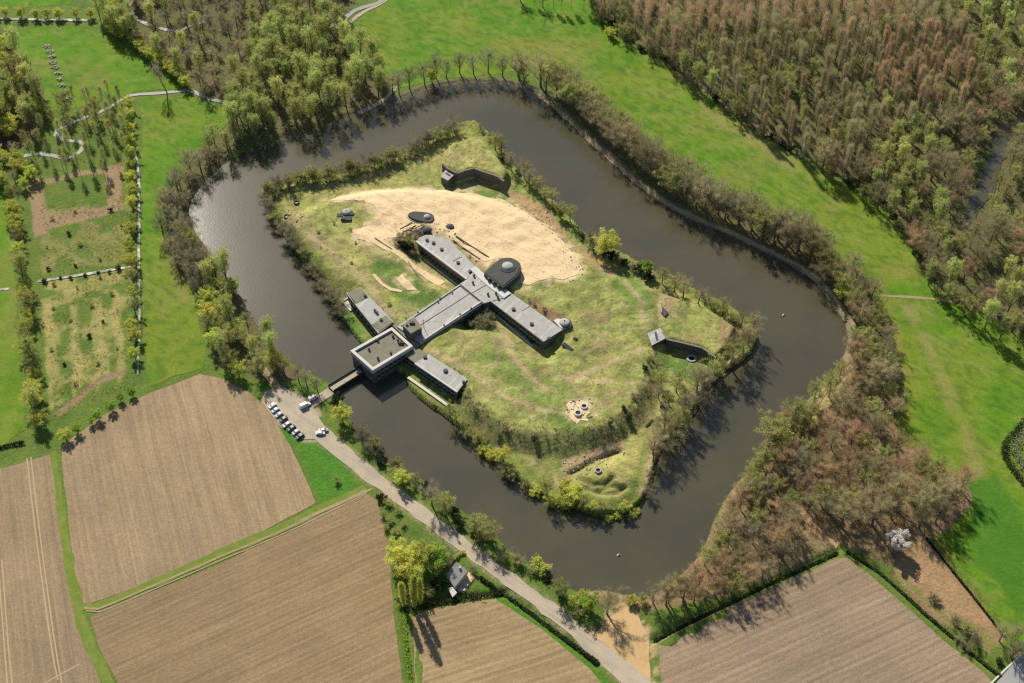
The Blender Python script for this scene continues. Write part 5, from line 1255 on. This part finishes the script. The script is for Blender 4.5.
for i in sel:
    x, y = pl_[i]; px_, py_ = plp[i]
    oz = sdist(np.array([px_]), np.array([py_]), ORNG)[0] > 0
    if vnoise(x, y, 22, 5)+tr_rng.gauss(0, .12) > .85 and not oz: k = 'olive'; lab, gr_ = 'olive tree among planted poplars', 'olive trees between the poplar rows'
    elif (oz and tr_rng.random() > .2) or vnoise(x, y, 18, 8)+tr_rng.gauss(0, .15) > .78: k = 'poplar'; lab, gr_ = ('russet poplar of the orange part' if oz else 'russet poplar of the plantation'), ('russet poplars in the orange part' if oz else 'russet poplars of the plantation')
    elif tr_rng.random() < .3: k = 'thin'; lab, gr_ = 'thin olive poplar among the plantation', 'thin olive poplars of the plantation'
    else: k = 'poplargrey'; lab, gr_ = 'grey-brown poplar of the plantation', 'grey-brown poplars of the plantation'
    s = tr_rng.uniform(.68, 1.15); LATER.append((tree(k, x, y, lab, gr_, s if k != 'olive' else 1.1, s*tr_rng.uniform(.7, 1.15), 0.0), lab, px_, py_))
if len(rest):
    pr2 = [pl_[i] for i in rest]
    h1 = [p for i, p in enumerate(pr2) if vnoise(p[0], p[1], 20, 8) > .5]; h2 = [p for p in pr2 if not vnoise(p[0], p[1], 20, 8) > .5]
    stuffwood('distant_plantation', h1, [('poplar', 1)], 'russet mass of plantation poplars along the top edge of the picture')
    stuffwood('distant_plantation', h2, [('poplargrey', 1)], 'grey-brown mass of plantation poplars along the top edge of the picture')
mx_ = cand[~inpl]; mpx = cpx[~inpl]
kept = []
for p, q in zip(mx_, mpx):
    gap = 8.2
    if all((p[0]-k[0])**2+(p[1]-k[1])**2 > gap*gap for k, _ in kept): kept.append((p, q))
for p, q in kept:
    n = vnoise(p[0], p[1], 26, 21); m_ = vnoise(p[0], p[1], 14, 31); east = q[0] > 985
    if n+tr_rng.gauss(0, .12) > .74: k = 'green'; lab, gr_ = 'yellow-green tree of the right wood', 'yellow-green trees in the right-hand wood'
    elif m_+tr_rng.gauss(0, .2) > .7: k = 'barerusset'; lab, gr_ = 'russet tree beside the plantation', 'russet trees outside the planted rows'
    elif m_+tr_rng.gauss(0, .25) > .5: k = 'barebig'; lab, gr_ = 'broad bare tree of the right wood', 'broad bare trees in the right-hand wood'
    else: k = 'olive'; lab, gr_ = 'olive tree of the right wood', 'olive trees in the right-hand wood'
    if east: lab += ' beyond river'; gr_ += ' beyond the river'
    s = tr_rng.uniform(.7, .95) if k == 'green' else tr_rng.uniform(.8, 1.1)
    LATER.append((tree(k, p[0], p[1], lab, gr_, s, s, 0.0), lab, q[0], q[1]))
for lab in sorted(set(l[1] for l in LATER)):
    g_ = [l for l in LATER if l[1] == lab]
    for l, nl_ in zip(g_, cell_labels(np.array([(l[2], l[3]) for l in g_]), lab)): l[0]['label'] = nl_
row([(520,5),(545,10),(570,12),(592,16),(606,26)], [('thin', 1), ('baregrey', 1)], 6, '{o} thin tree from the left at the top edge of the big meadow', 'thin trees at the top edge of the big meadow', (.7, 1.0), side=4)
for a, b, s, l_ in ((612,38,.6,'larger'),(608,35,.5,'smaller')): tree('willow', *P2(a, b, 0), l_+' yellow-green bush standing out on the wood edge at the top meadow', 'yellow-green bushes at the wood edge', s)
row([(600,22),(640,50),(676,72),(705,93),(735,115),(765,138),(800,160),(845,182),(880,208),(905,235),(916,255),(925,276),(950,300),(985,315),(1015,332)], [('shrubgrey', 2), ('shrub', 1), ('shrubdark', 1)], 4.2, '{o} bush from the top along the meadow edge of the right-hand wood', 'bushes along the meadow edge of the wood', (.7, 1.3), jit=1.2, side=2.5)

# --- hedges
def hedge(px, h, w_, label, m='leaf_dark', dens=40, group=None, z0=0):
    A = [P2(a, b, 0) for a, b in px]; pts = catmull(A, 1.0) if len(A) > 2 else [tuple(np.array(A[0])*(1-t)+np.array(A[1])*t) for t in np.linspace(0, 1, int(math.dist(*A)))]
    P_ = np.array(pts); r = np.random.default_rng(int(px[0][0]*7+px[0][1])); n = int(len(P_)*dens)
    i = r.integers(0, len(P_), n); o = np.zeros((n, 3)); o[:, :2] = P_[i]; hz = H(P_[:, 0], P_[:, 1])
    hh = h*(.8+.35*vnoise(P_[i, 0], P_[i, 1], 3, 4))
    ww = w_*(.8+.4*vnoise(P_[i, 0], P_[i, 1], 4, 14))
    o[:, 2] = hz[i]+r.random(n)**.6*hh
    aa = r.random(n)*6.283; rr = np.sqrt(r.random(n))*ww/2
    o[:, 0] += np.cos(aa)*rr; o[:, 1] += np.sin(aa)*rr
    V, T_ = leaves(o, .5, r)
    t = tag(empty('hedge', (P_[len(P_)//2][0], P_[len(P_)//2][1], 0)), label, 'hedge', group)
    V = V-np.array([t.location[:]]); me_ = npmesh('foliage', V, T_); link('foliage', me_, M[m], t)
    tb_ = MB(); step = 4
    for k in range(0, len(P_), step):
        x, y = P_[k]; tb_.tube([(x-t.location[0], y-t.location[1], hz[k]-.2), (x-t.location[0]+.2, y-t.location[1], hz[k]+h*.7)], [.1, .05], 4)
    tb_.build('stems', M['bark'], t)
hedge([(405,611),(425,606),(455,600),(480,596),(498,593)], 2.6, 2.6, 'dark clipped hedge along the bottom of the house garden')
hedge([(404,613),(405,640),(409,665),(412,690)], 1.6, 2.2, 'rough low hedge between the two lower ploughed fields', 'leaf_fresh', 18)
hedge([(498,590),(520,605),(545,624),(570,642),(597,662)], 1.6, 1.8, 'dark hedge along the field side of the road below the house')
hedge([(481,579),(492,587),(499,592)], 2.0, 1.6, 'short dark hedge between the garden lawn and the road')
hedge([(655,640),(690,622),(725,605),(760,588),(800,570),(837,553)], 1.4, 1.5, 'long dark hedge along the upper edge of the lower right field')
hedge([(848,552),(880,573),(905,595),(930,618),(965,648),(1000,676)], 1.4, 1.5, 'long dark hedge between the lower right field and the dry field')
hedge([(927,537),(950,566),(975,597),(1006,637)], 1.1, .8, 'thin dark hedge between the dry field and the meadow')
hedge([(1030,415),(1015,432),(1003,450),(1012,470),(1030,492)], 3.0, 3.0, 'ragged dark hedge cornering at the right edge of the meadow')
hedge([(1030,430),(1014,450),(1030,475)], 2.4, 5.0, 'bare scrubby hedge inside the dark corner at the right edge', 'twig_grey')
hedge([(436,577),(446,566),(457,557),(464,553)], 1.6, 1.4, 'pale ragged hedge behind the house', 'leaf_green')
hedge([(-20,452),(0,448),(23,443)], 1.5, 1.4, 'thin dark hedge at the bottom of the far left meadow')

# --- undergrowth: tufts nobody could count
def tufts(polys, n, size, m, name, lab, seed):
    r = np.random.default_rng(seed); out = []
    for px in polys:
        w_ = np.array([P2(a, b, 0) for a, b in px]); x0, y0 = w_.min(0); x1, y1 = w_.max(0)
        k = int(n*(x1-x0)*(y1-y0)); c_ = np.stack([r.uniform(x0, x1, k), r.uniform(y0, y1, k)], 1)
        c_ = c_[sdist(c_[:, 0], c_[:, 1], [tuple(q) for q in w_]) > 0]; out.append(c_)
    c_ = np.concatenate(out); do = sdist(c_[:, 0], c_[:, 1], OUTW); di = sdist(c_[:, 0], c_[:, 1], INW)
    c_ = c_[(do < -.6) | (di > .6)]
    c_ = c_[vnoise(c_[:, 0], c_[:, 1], 8, seed) > .35]
    z = H(c_[:, 0], c_[:, 1]); k = 7
    b = np.repeat(np.stack([c_[:, 0], c_[:, 1], z], 1), k, 0); b[:, :2] += r.normal(size=(len(b), 2))*size*.4
    d = r.normal(size=(len(b), 3)); d[:, 2] = np.abs(d[:, 2])+.5
    V, T_ = slivers(b, d, size*1.3, .16, r)
    tag(link(name, npmesh(name, V, T_), M[m]), lab, 'undergrowth', None, 'stuff')
WG = [WOOD, [(200,260),(290,370),(250,390),(205,330)], [(160,190),(215,145),(195,190),(215,265),(190,290)], [(190,-20),(350,-20),(385,80),(225,150),(190,90),(120,30)],
  [(830,250),(900,340),(905,440),(980,500),(900,570),(830,540),(660,605),(760,460),(850,380),(850,320)], [(0,40),(60,120),(130,95),(130,165),(0,180)]]
tufts(WG, .10, 1.1, 'twig_grey', 'undergrowth', 'low grey-brown undergrowth on the floor of the woods', 3)
tufts(WG, .05, 1.0, 'leaf_fresh', 'undergrowth', 'low green undergrowth on the floor of the woods', 5)
RG = [[(264,195),(345,175),(440,140),(475,125),(590,240),(755,325),(700,400),(650,500),(600,515),(540,495),(440,415),(350,320)]]
BR = [[(455,375),(470,398),(490,418),(515,432),(550,438),(585,436),(610,425),(628,410),(640,390),(648,350),(656,352),(652,390),(645,415),(628,436),(600,452),(550,456),(510,446),(475,428),(445,395)]]
tufts(BR, .35, .8, 'twig_olive', 'brambles', 'tangled grey-brown brambles on the rampart slope', 13)
tufts(BR, .22, .8, 'leaf_dark', 'brambles', 'tangled dark green brambles on the rampart slope', 17)
tufts([[(700,600),(660,612),(640,600),(700,560),(760,450),(830,390),(900,420),(975,490),(930,560),(840,550)]], .25, 1.1, 'twig', 'undergrowth', 'brown undergrowth on the leaf-strewn lower right bank', 23)
def rubble(px, n, lab, seed):
    r = random.Random(seed); poly = [P2(a, b, 6) for a, b in px]; A = np.array(poly); x0, y0 = A.min(0); x1, y1 = A.max(0)
    c_ = np.array([(r.uniform(x0, x1), r.uniform(y0, y1)) for _ in range(n)]); c_ = c_[sdist(c_[:, 0], c_[:, 1], poly) > 0]
    c_ = c_[[all(sdist(np.array([q[0]]), np.array([q[1]]), f)[0] < -.6 for f in FOOT) for q in c_]]
    zz = H(c_[:, 0], c_[:, 1]); m_ = MB()
    for (x, y), z in zip(c_, zz):
        s = r.uniform(.15, .5)**1.0; m_.lathe(x, y, [(s, z-.2), (s*r.uniform(.8, 1.1), z+s*.4+.2), (s*.4, z+s*.7+.25)], r.randint(4, 6))
    tag(m_.build('rubble', M['debris']), lab, 'rubble', None, 'stuff')
tufts([[(40,205),(132,195),(135,385),(55,420)]], .25, .8, 'twig_olive', 'weeds', 'rough olive weeds over the left allotments', 31)
rubble([(500,190),(545,205),(575,245),(590,275),(570,285),(555,240),(520,212)], 260, 'loose rubble along the right rim of the sand platform', 3)
rubble([(398,222),(450,222),(478,262),(466,258),(445,232),(405,236)], 200, 'loose rubble around the log heap by the sand', 5)
rubble([(560,400),(592,398),(596,418),(575,426)], 60, 'loose rubble around the two white-rimmed pits', 7)
rubble([(560,455),(625,440),(625,452),(570,478)], 140, 'loose rubble below the rampart at the bottom of the island', 9)
rubble([(268,200),(300,205),(310,225),(285,225)], 40, 'pale chunks on the grass at the left tip of the island', 11)
tufts(RG, .05, .6, 'twig_olive', 'rough_grass', 'tussocky rough grass over the island ramparts', 7)
print('TREES', COUNT, len(TREEPOS), 'stuff rest', len(rest))
